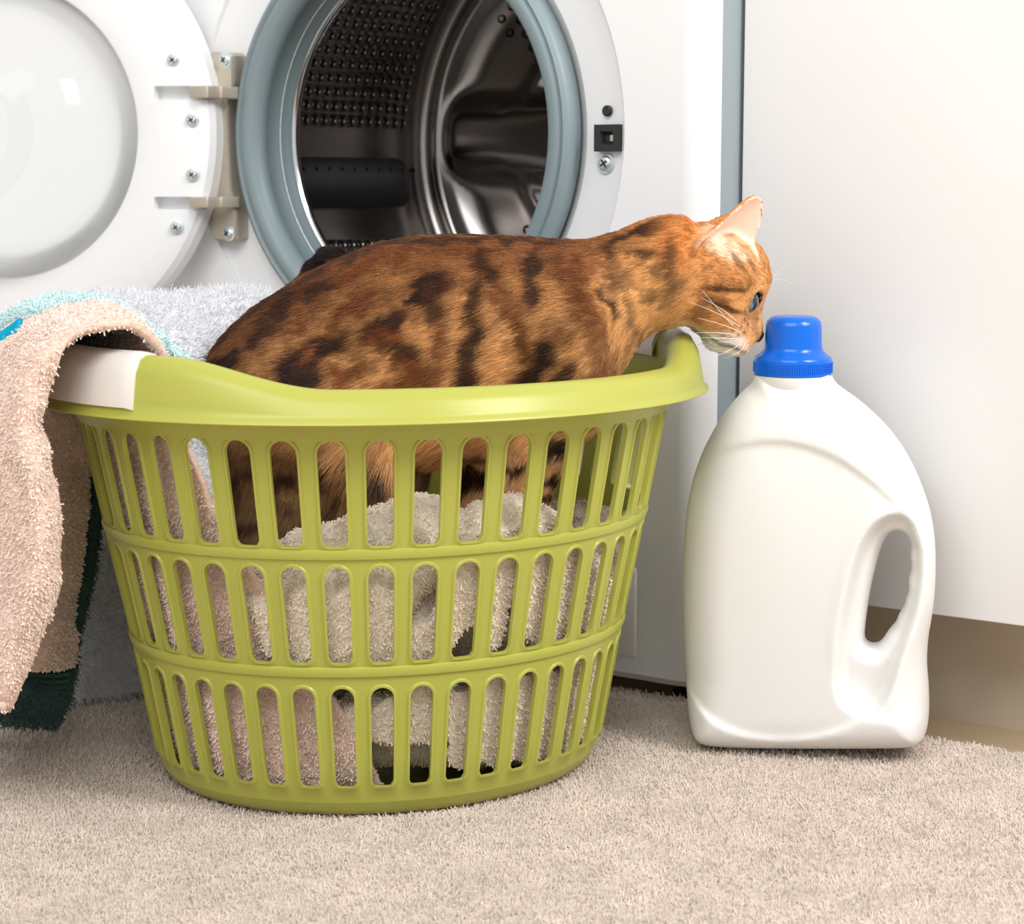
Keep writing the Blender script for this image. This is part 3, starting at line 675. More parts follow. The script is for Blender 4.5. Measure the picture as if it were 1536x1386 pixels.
def netw(G, nu, nv, wrinkle=None):
    def cr(Pn, m):
        K = len(Pn); t = np.linspace(0, K - 1, m); i = np.minimum(t.astype(int), K - 2); f = (t - i).reshape((-1,) + (1,) * (Pn.ndim - 1))
        p1, p2 = Pn[i], Pn[i + 1]; p0 = np.where((i > 0).reshape(f.shape), Pn[np.maximum(i - 1, 0)], 2 * p1 - p2); p3 = np.where((i < K - 2).reshape(f.shape), Pn[np.minimum(i + 2, K - 1)], 2 * p2 - p1)
        return .5 * (2 * p1 + (p2 - p0) * f + (2 * p0 - 5 * p1 + 4 * p2 - p3) * f ** 2 + (3 * p1 - p0 - 3 * p2 + p3) * f ** 3)
    G = cr(G, nu); G = np.swapaxes(cr(np.swapaxes(G, 0, 1), nv), 0, 1); V = G.reshape(-1, 3)
    Q = np.concatenate([np.stack([i * nv + np.arange(nv - 1), i * nv + np.arange(1, nv), (i + 1) * nv + np.arange(1, nv), (i + 1) * nv + np.arange(nv - 1)], 1) for i in range(nu - 1)])
    if wrinkle: V = V + normals(V, Q) * ((hash3(V, wrinkle[0]) - .5) * wrinkle[1])[:, None]
    return V, Q
def inside(z, pxe, tb=math.radians(172), n=6, off=-.0150, wav=.0045, ph=0.0):
    t0 = tpx(pxe - 16, z); r = []
    for i in range(n): t = t0 + (tb - t0) * i / (n - 1); r.append(bpt(t, z, off + wav * math.sin(7 * t + ph + z * 20) * (0 if i == 0 else 1)))
    return r
# pink towel
S = Sheet()
rows = [inside(.018, 592, ph=1), inside(.05, 560, ph=.8), inside(.09, 505, ph=.6), inside(.14, 428, ph=.4), inside(.19, 350, ph=.2), inside(.24, 288), inside(.275, 262)]
rows += [[(246, 540, 1.285), (222, 508, 1.31), (192, 484, 1.35), (160, 472, 1.40), (120, 472, 1.45), (80, 478, 1.50)],
         [(198, 494, 1.268), (172, 474, 1.29), (145, 464, 1.32), (108, 464, 1.37), (66, 472, 1.42), (26, 484, 1.47)],
         [(122, 500, 1.258), (98, 488, 1.265), (74, 488, 1.29), (48, 500, 1.33), (8, 522, 1.38), (-30, 545, 1.43)],
         [(84, 545, 1.255), (60, 545, 1.25), (36, 545, 1.27), (12, 560, 1.31), (-30, 580, 1.36), (-70, 600, 1.41)],
         [(60, 620, 1.262), (40, 625, 1.245), (14, 625, 1.255), (-5, 635, 1.29), (-45, 650, 1.34), (-90, 660, 1.38)],
         [(78, 720, 1.262), (52, 720, 1.24), (30, 720, 1.25), (-10, 720, 1.275), (-60, 730, 1.31), (-120, 740, 1.35)],
         [(88, 800, 1.262), (62, 802, 1.24), (34, 800, 1.25), (-10, 800, 1.275), (-60, 800, 1.31), (-120, 800, 1.35)],
         [(82, 890, 1.262), (54, 890, 1.24), (30, 890, 1.25), (-10, 885, 1.275), (-60, 885, 1.31), (-120, 880, 1.35)],
         [(52, 975, 1.262), (30, 975, 1.25), (4, 972, 1.25), (-16, 970, 1.275), (-60, 970, 1.31), (-120, 960, 1.35)],
         [(14, 1068, 1.262), (2, 1066, 1.252), (0, 1064, 1.255), (-30, 1060, 1.275), (-70, 1060, 1.31), (-120, 1050, 1.35)]]
S.add(rows, 150, 60, .005, (70, .005))
pink = S.build('pink_towel', M['pink'])
hemk = np.ones((150, 60)); hemk[:, :4] = .12; hemk[:, 2] = .8; hemk[-5:, :] = .12; hemk = np.concatenate([hemk.ravel(), hemk.ravel()])
tag(pink, 'pink terry towel draped over the left grip of the lime basket', 'towel')
S2 = Sheet()                                               # its folded-back half hanging behind the flap
S2.add([[(140, 560, 1.47), (90, 560, 1.46), (20, 565, 1.45)], [(138, 640, 1.475), (85, 640, 1.46), (20, 650, 1.45)], [(132, 740, 1.475), (80, 740, 1.455), (20, 750, 1.45)], [(122, 840, 1.475), (80, 840, 1.45), (20, 850, 1.44)], [(112, 920, 1.47), (75, 920, 1.44), (20, 930, 1.43)], [(108, 998, 1.46), (75, 1004, 1.43), (20, 1004, 1.42)]], 60, 24, .005, (60, .006))
fo = S2.build('folded_half', M['pink'], pink)
pk = srgb(234, 217, 207)
strands('terry_pile', S.v, S.q, 130000, terryfn(pk, .0017, j=1.1, vary=.22), M['pile'], pink, .0005, 3, .9, hemk)
strands('terry_pile', S2.v, S2.q, 14000, terryfn(pk, .0017, j=1.1, vary=.22), M['pile'], pink, .0005, 3, .9)
# pale aqua towel between pink and white, with a dark green hem
S = Sheet()
S.add([[(292, 660, 1.36), (230, 620, 1.40), (150, 580, 1.47)], [(303, 574, 1.335), (225, 522, 1.38), (150, 488, 1.47)], [(262, 532, 1.33), (178, 466, 1.38), (120, 452, 1.49)], [(196, 492, 1.335), (118, 460, 1.40), (52, 454, 1.50)],
       [(110, 500, 1.38), (52, 478, 1.43), (-6, 490, 1.50)], [(120, 570, 1.46), (30, 560, 1.47), (-50, 570, 1.50)], [(140, 640, 1.49), (40, 640, 1.48), (-60, 640, 1.50)]], 70, 40, .005, (60, .005))
aqua = S.build('aqua_towel', M['aqua'])
tag(aqua, 'pale aqua towel with dark green hem, lying between pink and white towels', 'towel')
S2 = Sheet()
S2.add([[(142, 632, 1.492), (40, 632, 1.482), (-60, 632, 1.50)], [(152, 740, 1.495), (40, 740, 1.48), (-60, 740, 1.49)], [(142, 840, 1.49), (40, 840, 1.47), (-60, 840, 1.48)], [(122, 930, 1.48), (40, 930, 1.455), (-60, 930, 1.46)], [(110, 1000, 1.465), (30, 1000, 1.44), (-60, 1000, 1.45)], [(104, 1045, 1.45), (24, 1045, 1.43), (-60, 1040, 1.44)], [(84, 1090, 1.44), (10, 1084, 1.425), (-60, 1074, 1.44)]], 90, 34, .006, (50, .006))
hem = S2.build('green_hem', M['green_t'], aqua); hem['label'] = 'dark green hem with ribbed band'
strands('terry_pile', S.v, S.q, 30000, terryfn(srgb(208, 230, 231), .003), M['pile'], aqua, .00045, 3, .8)
strands('terry_pile', S2.v, S2.q, 26000, terryfn(srgb(74, 98, 92), .003), M['pile'], aqua, .00036, 3, .8)
Sb = Sheet(); Sb.add([[(-40, 518, 1.412), (0, 500, 1.405), (32, 478, 1.40)], [(-40, 532, 1.405), (0, 513, 1.40), (30, 490, 1.395)], [(-40, 548, 1.40), (0, 528, 1.395), (27, 504, 1.39)]], 12, 20, .003); M['blue_t'] = terry('blue_stripe', srgb(20, 160, 196))
Sb.build('blue_stripe', M['blue_t'], aqua)['label'] = 'bright blue woven stripe'
b = MB()
for py in (1012, 1022, 1032, 1042):
    pts = [at(106 - (py - 1010) * .2 - 18 * i, py + 2 * math.sin(i), 1.452 - .0035 * min(i, 5) - .004) for i in range(10)]
    for p, q in zip(pts, pts[1:]): b.add([p + [0, 0, -.0015], q + [0, 0, -.0015], q + [0, -.0022, 0], p + [0, -.0022, 0], p + [0, 0, .0015], q + [0, 0, .0015]], [(0, 1, 2, 3), (3, 2, 5, 4)])
b.build('hem_band', M['green_t'], hem)
tb = tpx(120, .2)
# white bath towel: inside the basket, over its rear rim, down behind to the rug
S = Sheet()
S.add([[(300, 860, 1.33), (345, 850, 1.42), (420, 840, 1.46), (470, 830, 1.52)], [(285, 740, 1.325), (322, 730, 1.42), (420, 700, 1.48), (480, 700, 1.54)], [(255, 640, 1.33), (308, 620, 1.42), (420, 580, 1.51), (480, 580, 1.57)],
       [(220, 545, 1.37), (292, 530, 1.43), (400, 500, 1.55), (480, 500, 1.60)], [(180, 478, 1.43), (260, 462, 1.48), (370, 462, 1.59), (470, 470, 1.63)], [(110, 460, 1.50), (200, 458, 1.55), (330, 466, 1.63), (450, 470, 1.66)],
       [(50, 464, 1.55), (140, 470, 1.60), (300, 470, 1.67), (450, 480, 1.69)], [(-10, 492, 1.56), (110, 520, 1.62), (290, 560, 1.68), (450, 560, 1.71)], [(-50, 560, 1.57), (100, 640, 1.62), (270, 680, 1.67), (400, 680, 1.71)],
       [(-60, 750, 1.58), (90, 820, 1.61), (260, 820, 1.66), (400, 820, 1.70)], [(-40, 930, 1.585), (100, 960, 1.60), (250, 950, 1.64), (400, 960, 1.68)], [(-30, 1030, 1.575), (110, 1048, 1.595), (250, 1030, 1.63), (400, 1005, 1.665)]], 130, 60, .014, (28, .016))
white = S.build('white_towel', M['white_t'])
tag(white, 'thick white fluffy bath towel hanging over the basket rim behind the pink towel', 'towel')
strands('terry_pile', S.v, S.q, 150000, terryfn((.74, .745, .77), .005, j=1.0, vary=.1), M['pile'], white, .00032, 4, .6)
# crumpled towels in the basket: folds grown together
def heap(name, paths, cores, m, col, label, count, hh=.0026, k=.007, L=.0018, wr=(75, .007)):
    P = [[(at(*p[:3]), p[3]) for p in path] for path in paths]; allp = np.array([q for path in P for q, r in path]); R = max(r for path in P for q, r in path)
    lo, hi = allp.min(0) - R - .02, allp.max(0) + R + .02
    Fh = Field(lo, hi, hh)
    for path in P:
        for (a, ra), (b_, rb_) in zip(path, path[1:]): Fh.cone(a, b_, ra, rb_, k)
    for c in cores: Fh.ell(at(*c[:3]), c[3], .02)
    V, Q = Fh.mesh(2); V = V + normals(V, Q) * ((hash3(V, wr[0]) - .5) * wr[1] + (hash3(V, wr[0] * 2.3) - .5) * wr[1] * .4)[:, None]
    V[:, 2] = np.maximum(V[:, 2], .004)
    # keep inside the basket wall
    dx, dy = V[:, 0] - BC[0], V[:, 1] - BC[1]; ex, ey = dx * cB + dy * sB, -dx * sB + dy * cB
    e = np.sqrt((ex / BA) ** 2 + (ey / BB) ** 2); lim = np.interp(V[:, 2], STAB[:, 0], STAB[:, 1]) - .045; sc = np.minimum(1, lim / np.maximum(e, 1e-6))
    V[:, 0] = BC[0] + dx * sc; V[:, 1] = BC[1] + dy * sc
    o = obj(name, V, Q, m); tag(o, label, 'towel')
    strands('terry_pile', V, Q, count, terryfn(col, L, j=1.0, vary=.2), M['pile'], o, .0005, 3, .9); return o
heap('cream_towel', [
    [(395, 862, 1.33, .017), (470, 838, 1.32, .020), (560, 815, 1.315, .022), (630, 800, 1.315, .023), (668, 806, 1.325, .021)],
    [(405, 900, 1.30, .014), (425, 960, 1.29, .015), (455, 1005, 1.29, .012)],
    [(470, 870, 1.30, .017), (478, 930, 1.285, .017), (500, 985, 1.285, .015)],
    [(545, 860, 1.30, .018), (545, 920, 1.285, .017), (575, 985, 1.28, .013), (640, 1040, 1.29, .011)],
    [(620, 850, 1.31, .018), (600, 900, 1.295, .010)],
    [(700, 900, 1.30, .014), (703, 840, 1.31, .017), (730, 800, 1.32, .019), (775, 786, 1.335, .020), (812, 806, 1.35, .020), (835, 850, 1.36, .018)],
    [(700, 860, 1.30, .014), (688, 930, 1.285, .014), (650, 1000, 1.28, .012)],
    [(650, 890, 1.33, .012), (640, 960, 1.30, .012), (668, 1030, 1.29, .012)],
    [(765, 830, 1.31, .019), (745, 900, 1.295, .017), (760, 960, 1.295, .012)],
    [(815, 840, 1.34, .018), (830, 900, 1.325, .019), (850, 965, 1.34, .015)],
    [(860, 870, 1.39, .019), (895, 930, 1.40, .017), (900, 985, 1.42, .013)]],
    [(560, 900, 1.375, (.10, .06, .05)), (770, 900, 1.41, (.07, .07, .05))], M['cream'], srgb(238, 222, 205), 'crumpled cream terry towel heaped in the middle of the lime basket, under the cat', 60000)
heap('rolled_towel', [
    [(520, 1070, 1.31, .013), (590, 1082, 1.30, .015), (660, 1080, 1.30, .016), (735, 1072, 1.31, .016)],
    [(712, 1128, 1.31, .015), (740, 1070, 1.31, .018), (775, 1035, 1.325, .016)],
    [(768, 1122, 1.325, .015), (795, 1065, 1.335, .018), (826, 1030, 1.35, .014)],
    [(815, 1110, 1.35, .014), (845, 1050, 1.37, .018), (868, 1010, 1.39, .014)],
    [(850, 1098, 1.39, .013), (880, 1040, 1.41, .016), (905, 985, 1.44, .014)],
    [(885, 1080, 1.44, .014), (905, 1010, 1.46, .018), (915, 960, 1.48, .015)],
    [(560, 1110, 1.34, .012), (700, 1110, 1.34, .014)]], [(700, 1060, 1.42, (.11, .08, .035))], M['cream'], srgb(232, 216, 200), 'cream terry towel rolled along the bottom of the basket below the heap', 30000)
heap('taupe_towel', [[(790, 850, 1.47, .025), (850, 810, 1.48, .028), (885, 808, 1.49, .025), (915, 860, 1.48, .025), (925, 950, 1.47, .025)], [(700, 830, 1.50, .02), (850, 880, 1.50, .03)]],
     [(850, 920, 1.48, (.05, .05, .05))], M['taupe'], srgb(196, 176, 160), 'grey-brown towel at the right back of the basket behind the cream one', 18000)

# ------------------------------------------------------------------ cat
KP = 1 / 2085.0                                            # metres per pixel around the cat
def yc(px): return np.interp(px, [300, 560, 850, 1080, 1160], [1.435, 1.440, 1.445, 1.472, 1.476])
PSI = .20                                                  # the head looks slightly away
def B_(px, py, w=0): p = at(px, py, float(yc(px))); p[1] -= w * KP; return p
def H_(px, py, w=0):
    p = at(px + w * PSI, py, float(yc(1090))); p[1] += (px - 1085) * KP * PSI - w * KP; return p
hC = .0019
lo, hi = B_(282, 870), B_(1175, 270)
Fc = Field((lo[0], 1.345, max(lo[2], .08)), (hi[0], 1.56, hi[2]), hC)
AX, AY, AZ = Fc.ax
XX, ZZ = np.meshgrid(AX, AZ, indexing='ij'); PX, PY = proj(np.stack([XX, np.full_like(XX, 1.447), ZZ], -1))
TOP = [(298, 588), (303, 562), (318, 528), (345, 494), (385, 459), (430, 430), (470, 406), (520, 384), (570, 364), (620, 356), (680, 353), (740, 354), (800, 357), (850, 361), (885, 360), (930, 347), (980, 331), (1020, 326), (1048, 345), (1062, 400)]
BOT = [(298, 592), (305, 620), (330, 690), (380, 740), (450, 745), (520, 725), (600, 700), (660, 692), (720, 688), (800, 672), (870, 632), (915, 582), (940, 548), (962, 512), (1000, 487), (1030, 484), (1048, 470), (1062, 410)]
HWD = [(298, 4), (306, 30), (325, 58), (380, 98), (450, 116), (550, 124), (650, 124), (750, 118), (830, 106), (880, 90), (940, 72), (1000, 62), (1045, 52), (1062, 10)]
ip = lambda T, x: np.interp(x, [a for a, _ in T], [b for _, b in T])
def sm(T):                                                 # smoothed polyline
    xs = np.linspace(T[0][0], T[-1][0], 400); ys = ip(T, xs); k = np.ones(15) / 15; yp = np.concatenate([np.full(7, ys[0]), ys, np.full(7, ys[-1])]); return list(zip(xs, np.convolve(yp, k, 'valid')))
TOPs, BOTs, HWs = sm(TOP), sm(BOT), sm(HWD)
tp, bt, hw = ip(TOPs, PX), ip(BOTs, PX), ip(HWs, PX); cz, hz = (tp + bt) / 2, np.maximum((bt - tp) / 2, .5)
yy = (AY[None, :, None] - yc(PX)[:, None, :]) / KP
d = (np.sqrt(np.abs((PY - cz) / hz)[:, None, :] ** 2.15 + np.abs(yy / np.maximum(hw, .5)[:, None, :]) ** 2.15) - 1) * np.minimum(hz, hw)[:, None, :] * KP
d = np.where(((PX < 298) | (PX > 1062))[:, None, :], np.maximum(d, np.maximum(298 - PX, PX - 1062)[:, None, :] * KP + .002), d)
Fc.F = d.astype(np.float32)
k = KP
def cone(f, a, b_, ra, rb, kk=14): Fc.cone(f(*a), f(*b_), ra * k, rb * k, kk * k)
for s in (1, -1):
    # hind leg: thigh, shank, hock and foot
    dx = 0 if s > 0 else 26
    cone(B_, (430 + dx, 600, 62 * s), (545 + dx, 700, 74 * s), 104, 62, 40)
    cone(B_, (545 + dx, 700, 74 * s), (405 + dx, 790, 72 * s), 58, 36, 24)
    cone(B_, (420 + dx, 610, 52 * s), (386 + dx, 790, 70 * s), 80, 40, 30)
    cone(B_, (396 + dx, 800, 72 * s), (500 + dx, 826, 72 * s), 32, 26, 14)
    # front leg: shoulder, upper arm, forearm, paw
    fx_ = 0 if s > 0 else -78
    cone(B_, (838 + fx_ * .3, 500, 62 * s), (850 + fx_ * .6, 590, 68 * s), 78, 58, 34)
    cone(B_, (850 + fx_ * .6, 590, 66 * s), (806 + fx_, 665, 56 * s), 56, 44, 26)
    cone(B_, (806 + fx_, 665, 56 * s), (788 + fx_, 752, 50 * s), 44, 32, 16)
    cone(B_, (788 + fx_, 760, 50 * s), (812 + fx_, 790, 50 * s), 30, 26, 12)
    for q in (-14, 0, 14): cone(B_, (815 + fx_, 792, 50 * s + q), (832 + fx_, 798, 50 * s + q), 12, 10, 5)
cone(B_, (690, 560, 0), (760, 640, 0), 95, 50, 40)         # chest and belly line
Fc.path([B_(322, 585, -20), B_(372, 530, -62), B_(430, 462, -84), (B_(470, 410, -84)), B_(488, 394, -78), B_(500, 391, -70)], [26 * k, 24 * k, 21 * k, 19 * k, 18 * k, 16 * k], 10 * k)   # tail
# head
Fc.ell(H_(1080, 418, 0), (74 * k, 64 * k, 74 * k), 16 * k)
Fc.ell(H_(1112, 412, 0), (40 * k, 46 * k, 50 * k), 14 * k)
cone(H_, (1045, 405, 0), (1000, 410, 0), 66, 66, 40)
for s in (1, -1):
    cone(H_, (1060, 455, 30 * s), (1088, 492, 20 * s), 40, 30, 18)      # cheek
    cone(H_, (1122, 497, 13 * s), (1104, 512, 17 * s), 17, 20, 8)       # whisker pad
    Fc.ell(H_(1127, 424, 26 * s), (20 * k, 20 * k, 15 * k), 10 * k)     # brow
cone(H_, (1118, 440, 0), (1131, 492, 0), 27, 14, 12)        # nose bridge
cone(H_, (1131, 494, 0), (1137, 505, 0), 12, 9, 6)
cone(H_, (1085, 505, 0), (1108, 522, 0), 24, 13, 12)        # chin
# ears: thin cups
EARS = []
for s in (1, -1):
    a0, a1 = H_(1066, 384, 40 * s), (H_(1124, 294, 52) if s > 0 else H_(1112, 326, -40))
    ax = a1 - a0; L = np.linalg.norm(ax); ax /= L
    o = np.array([.62, -.72 * s, .12]); o -= ax * (o @ ax); o /= np.linalg.norm(o); bb = np.cross(ax, o)
    EARS.append((a0, ax, o, bb, L))
    pad = 50 * k; sl, X, Y, Z = Fc.sub(np.minimum(a0, a1) - pad, np.maximum(a0, a1) + pad)
    x, y, z = X - a0[0], Y - a0[1], Z - a0[2]
    a = ax[0] * x + ax[1] * y + ax[2] * z; bq = bb[0] * x + bb[1] * y + bb[2] * z; dq = o[0] * x + o[1] * y + o[2] * z
    u = np.clip(a / L, 0, 1); w = 56 * k * np.power(np.maximum(1 - u, 0), .55) * (1 - .12 * np.sin(u * np.pi)) + 1e-4
    d0 = -.62 * w * (1 - (bq / w) ** 2) + .18 * w
    dd = np.abs(dq - d0) * .68 - .0019
    dd = np.maximum(dd, (np.abs(bq) - w) * .8); dd = np.maximum(dd, a - L); dd = np.maximum(dd, -a - 14 * k)
    Fc.smin(sl, dd, 8 * k)
# eye openings
EYES = []
for s in (1, -1):
    c = H_(1113, 449, 29 * s); dr = np.array([.80, -.60 * s + .16, -.05]); dr /= np.linalg.norm(dr); R = 23 * k; e = c + dr * R * .86 - np.array([5 * k, 0, 0]); EYES.append((c, dr, s, e))
    sl, X, Y, Z = Fc.sub(e - .02, e + .02)
    up_ = np.array([-.30, 0, 1.0]); up_ -= dr * (up_ @ dr); up_ /= np.linalg.norm(up_); sd = np.cross(dr, up_)
    x, y, z = X - e[0], Y - e[1], Z - e[2]; g = lambda q: q[0] * x + q[1] * y + q[2] * z
    op = (np.sqrt((g(up_) / (15 * k)) ** 2 + (g(sd) / (12 * k)) ** 2 + (g(dr) / (26 * k)) ** 2) - 1) * 15 * k
    Fc.smax(sl, -op, 4 * k)
VC, QC = Fc.mesh(2)
NCt = normals(VC, QC)
if ((NCt * (VC - VC.mean(0))).sum(1)).mean() < 0: QC = QC[:, ::-1].copy(); NCt = -NCt
cat = thing('cat', B_(560, 800), 'brown spotted bengal cat standing in the lime basket and sniffing the bottle cap', 'cat')
# coat: ground colour, spots and bands in side-view coordinates, the same on both flanks
QX, QY = proj(np.stack([VC[:, 0], np.full(len(VC), 1.447), VC[:, 2]], -1))
wx = QX + (hash3(VC, 90) - .5) * 26 + (hash3(VC, 260) - .5) * 10; wy = QY + (hash3(VC + 5, 90) - .5) * 26 + (hash3(VC + 5, 260) - .5) * 10
lin = lambda *c: np.array(srgb(*c)[:3])
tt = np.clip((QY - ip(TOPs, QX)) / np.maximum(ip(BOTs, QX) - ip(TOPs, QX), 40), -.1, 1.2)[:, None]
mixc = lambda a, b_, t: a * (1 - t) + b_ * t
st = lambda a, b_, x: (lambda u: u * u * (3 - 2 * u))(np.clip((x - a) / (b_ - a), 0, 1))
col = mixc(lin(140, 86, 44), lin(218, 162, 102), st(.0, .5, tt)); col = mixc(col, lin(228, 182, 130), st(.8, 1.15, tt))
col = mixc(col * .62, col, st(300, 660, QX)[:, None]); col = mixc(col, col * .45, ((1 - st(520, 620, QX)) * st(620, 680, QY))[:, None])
hd_ = st(900, 1010, QX)[:, None]; col = mixc(col, mixc(lin(196, 136, 78), lin(222, 168, 106), st(340, 470, QY)[:, None]), hd_)
def mottle():
    global col
    h = hash3(VC * np.array([1, 1, 1.3]), 95) * .65 + hash3(VC, 190) * .35; m = st(.52, .66, h) * (1 - st(930, 990, QX)) * st(.02, .12, tt[:, 0]) * (1 - st(.85, 1.0, tt[:, 0])) * .42
    col = mixc(col, lin(92, 50, 26)[None], m[:, None])
def dab(c, cx, cy, rx, ry, ang=0, am=1.0, soft=.5, warp=1.0, mask=None):
    global col
    ax_ = (wx - QX) * warp + QX - cx; ay_ = (wy - QY) * warp + QY - cy; a = math.radians(ang)
    u = (ax_ * math.cos(a) + ay_ * math.sin(a)) / rx; v = (-ax_ * math.sin(a) + ay_ * math.cos(a)) / ry
    m = 1 - st(1 - soft, 1 + soft, np.sqrt(u * u + v * v)); m = m * am
    if mask is not None: m = m * mask
    col = mixc(col, c[None], m[:, None])
mottle()
DK, MD = lin(44, 24, 14), lin(112, 58, 24)
for cx, cy, rx, ry, an, am in [(488, 429, 40, 13, -28, .8), (425, 462, 44, 12, -45, .8), (413, 489, 26, 9, -25, .8), (365, 532, 28, 13, -25, .9), (477, 534, 24, 40, 32, 1), (508, 512, 26, 18, -40, .9), (413, 578, 34, 13, -10, .9), (350, 590, 22, 12, -40, .7),
        (536, 552, 34, 12, -20, .7), (520, 580, 12, 24, 15, .7), (552, 455, 40, 13, -32, .75), (592, 478, 34, 16, -35, .9), (612, 512, 34, 16, 25, .85), (585, 500, 14, 20, 20, .7), (650, 428, 34, 15, -28, .95), (666, 448, 12, 22, 20, .8), (735, 386, 16, 10, 30, .9), (745, 404, 14, 12, 40, .9),
        (717, 450, 12, 42, 5, .8), (716, 525, 13, 56, 6, .85), (700, 566, 13, 26, 8, .8), (780, 484, 10, 50, -18, .75), (671, 500, 11, 30, 0, .7), (640, 553, 34, 16, -15, .75), (622, 536, 14, 16, 0, .6), (804, 412, 8, 46, 2, .8), (866, 417, 8, 42, 3, .75), (842, 398, 8, 26, -20, .65), (760, 430, 8, 26, -10, .5),
        (808, 540, 13, 46, 24, .9), (792, 575, 16, 18, 0, .8), (852, 548, 18, 16, -20, .8), (850, 497, 13, 18, -25, .6), (884, 470, 12, 34, -12, .6), (905, 530, 14, 30, -10, .5), (880, 560, 24, 12, 0, .5),
        (560, 400, 34, 8, -16, .6), (620, 378, 36, 8, -8, .6), (700, 368, 30, 7, 0, .6), (520, 470, 20, 10, -35, .5), (460, 480, 18, 10, -35, .5), (390, 560, 16, 9, -30, .5), (450, 595, 20, 10, 0, .6), (600, 560, 16, 10, -20, .5)]:
    dab(MD, cx, cy, rx * 1.3 + 3, ry * 1.3 + 3, an, .5 * am, .4)
    dab(DK if am > .75 else MD, cx, cy, rx, ry, an, min(1, am * 1.05), .3)
for cx, cy, rx, ry, an in [(604, 494, 16, 10, 0), (534, 566, 16, 9, 0), (492, 520, 9, 12, 30)]: dab(lin(150, 84, 40), cx, cy, rx, ry, an, .8, .5)
for x0_ in range(310, 860, 40): dab(DK, x0_, float(ip(TOPs, x0_)) + 2, 30, 8 if x0_ < 660 else 6, 0 if x0_ > 600 else -35, .75, .6)
# haunch and leg bands seen through the slots
for cx, cy, rx, ry, an, am in [(375, 690, 24, 10, -20, .7), (428, 700, 30, 10, 20, .8), (430, 740, 26, 8, 10, .7), (500, 690, 30, 12, 30, .9), (515, 745, 24, 8, 30, .6), (382, 760, 22, 10, 0, .8), (572, 690, 14, 26, -20, .9), (640, 690, 18, 14, -40, .8), (370, 800, 26, 16, 0, .9), (365, 720, 10, 30, 0, .6),
        (775, 690, 34, 9, -20, 1), (800, 735, 40, 9, -10, 1), (770, 765, 40, 8, 0, .9), (840, 662, 26, 12, 20, 1), (835, 705, 24, 9, 0, 1), (715, 722, 40, 18, 0, 1), (705, 680, 26, 12, 0, .7)]: dab(DK, cx, cy, rx, ry, an, am, .4)
lowb = st(690, 720, QY) * (QX > 560) * (QX < 690); col = mixc(col, lin(226, 190, 150)[None], (lowb * .6)[:, None])
# tail tip
tl = (VC[:, 1] > yc(QX) + 55 * k) & (QX > 455) & (QX < 530) & (QY < 440); col = np.where(tl[:, None], lin(34, 22, 16)[None], col)
# neck and face
for cx, cy, rx, ry, an, am in [(962, 350, 52, 6, -20, .8), (985, 336, 40, 5, -16, .7), (976, 376, 34, 5, -12, .7), (925, 372, 8, 30, 12, .7), (912, 448, 7, 34, -12, .75), (940, 470, 6, 38, -14, .5), (976, 438, 18, 14, 20, .55), (1012, 430, 12, 26, 10, .5), (935, 420, 22, 18, 0, .4), (1000, 395, 26, 14, -20, .4), (960, 505, 6, 26, -10, .5)]: dab(lin(70, 36, 18), cx, cy, rx, ry, an, min(1, am * 1.25), .45)
fm = st(1000, 1050, QX)
dab(lin(206, 132, 66), 1030, 360, 36, 40, 0, .8, .5)
dab(lin(232, 178, 120), 1112, 380, 34, 30, 30, .9, .6); dab(lin(226, 170, 112), 1140, 450, 12, 44, 0, .8, .5, .4)
dab(lin(252, 230, 206), 1094, 368, 34, 17, 20, .8, .6)
dab(lin(176, 104, 50), 1075, 440, 44, 40, 0, .55, .7)
for cx, cy, rx, ry, an, am in [(1088, 432, 38, 5, 2, .9), (1092, 462, 34, 5, 22, .9), (1070, 446, 26, 4, 12, .5), (1050, 470, 14, 20, 20, .4), (1110, 395, 24, 4, 60, .5), (1130, 400, 20, 3, 65, .5), (1008, 385, 8, 30, 5, .7)]: dab(lin(60, 30, 14), cx, cy, rx, ry, an, am, .5, .35)
dab(lin(255, 252, 246), 1082, 520, 46, 19, 18, 1, .5, .5); dab(lin(228, 200, 164), 1040, 498, 34, 14, 10, .7, .6, .5)
dab(lin(196, 140, 104), 1120, 492, 20, 18, 40, .6, .6, .4); dab(lin(120, 72, 50), 1138, 484, 6, 20, -10, .5, .6, .3)
dab(lin(70, 40, 28), 1098, 520, 30, 2.6, 22, .75, .6, .2)
for cx, cy in [(1104, 487), (1112, 494), (1100, 497), (1118, 502), (1108, 505), (1096, 506), (1124, 488), (1118, 482)]: dab(lin(60, 34, 22), cx, cy, 2.4, 2.0, 20, .8, .5, .15)
# short fur lengths per vertex, bare spots and the inner ear
ln = np.full(len(VC), .0054); ln = np.where(QX > 900, .0048, ln); ln = ln * (1 - fm) + .0036 * fm
ln = np.where((QX > 1095) & (QY > 430), .0022, ln); ln = np.where((QY > 640) & (QX < 700) & (QX > 520), .016, ln); ln = np.where((QX > 1030) & (QX < 1100) & (QY > 505), .006, ln)
inner = np.zeros(len(VC), bool); earv = np.zeros(len(VC), bool)
for a0, ax, o, bb, L in EARS:
    p = VC - a0; a = p @ ax; bq = p @ bb; dq = p @ o; u = np.clip(a / L, 0, 1); w = 56 * k * np.maximum(1 - u, 0) ** .55 * (1 - .12 * np.sin(u * np.pi)) + 1e-4
    d0 = -.62 * w * (1 - (bq / w) ** 2) + .18 * w; on = (a > 16 * k) & (a < L + .004) & (np.abs(bq) < w + .004) & (np.abs(dq - d0) < .006)
    earv |= on; inner |= on & (dq > d0 + .0002) & ((NCt @ o) > .1)
col = np.where(inner[:, None], lin(246, 208, 190)[None], np.where((earv & ~inner)[:, None], lin(214, 140, 80)[None] * .5 + col * .5, col))
ln = np.where(earv, .0018, ln); ln = np.where(inner, .0009, ln)
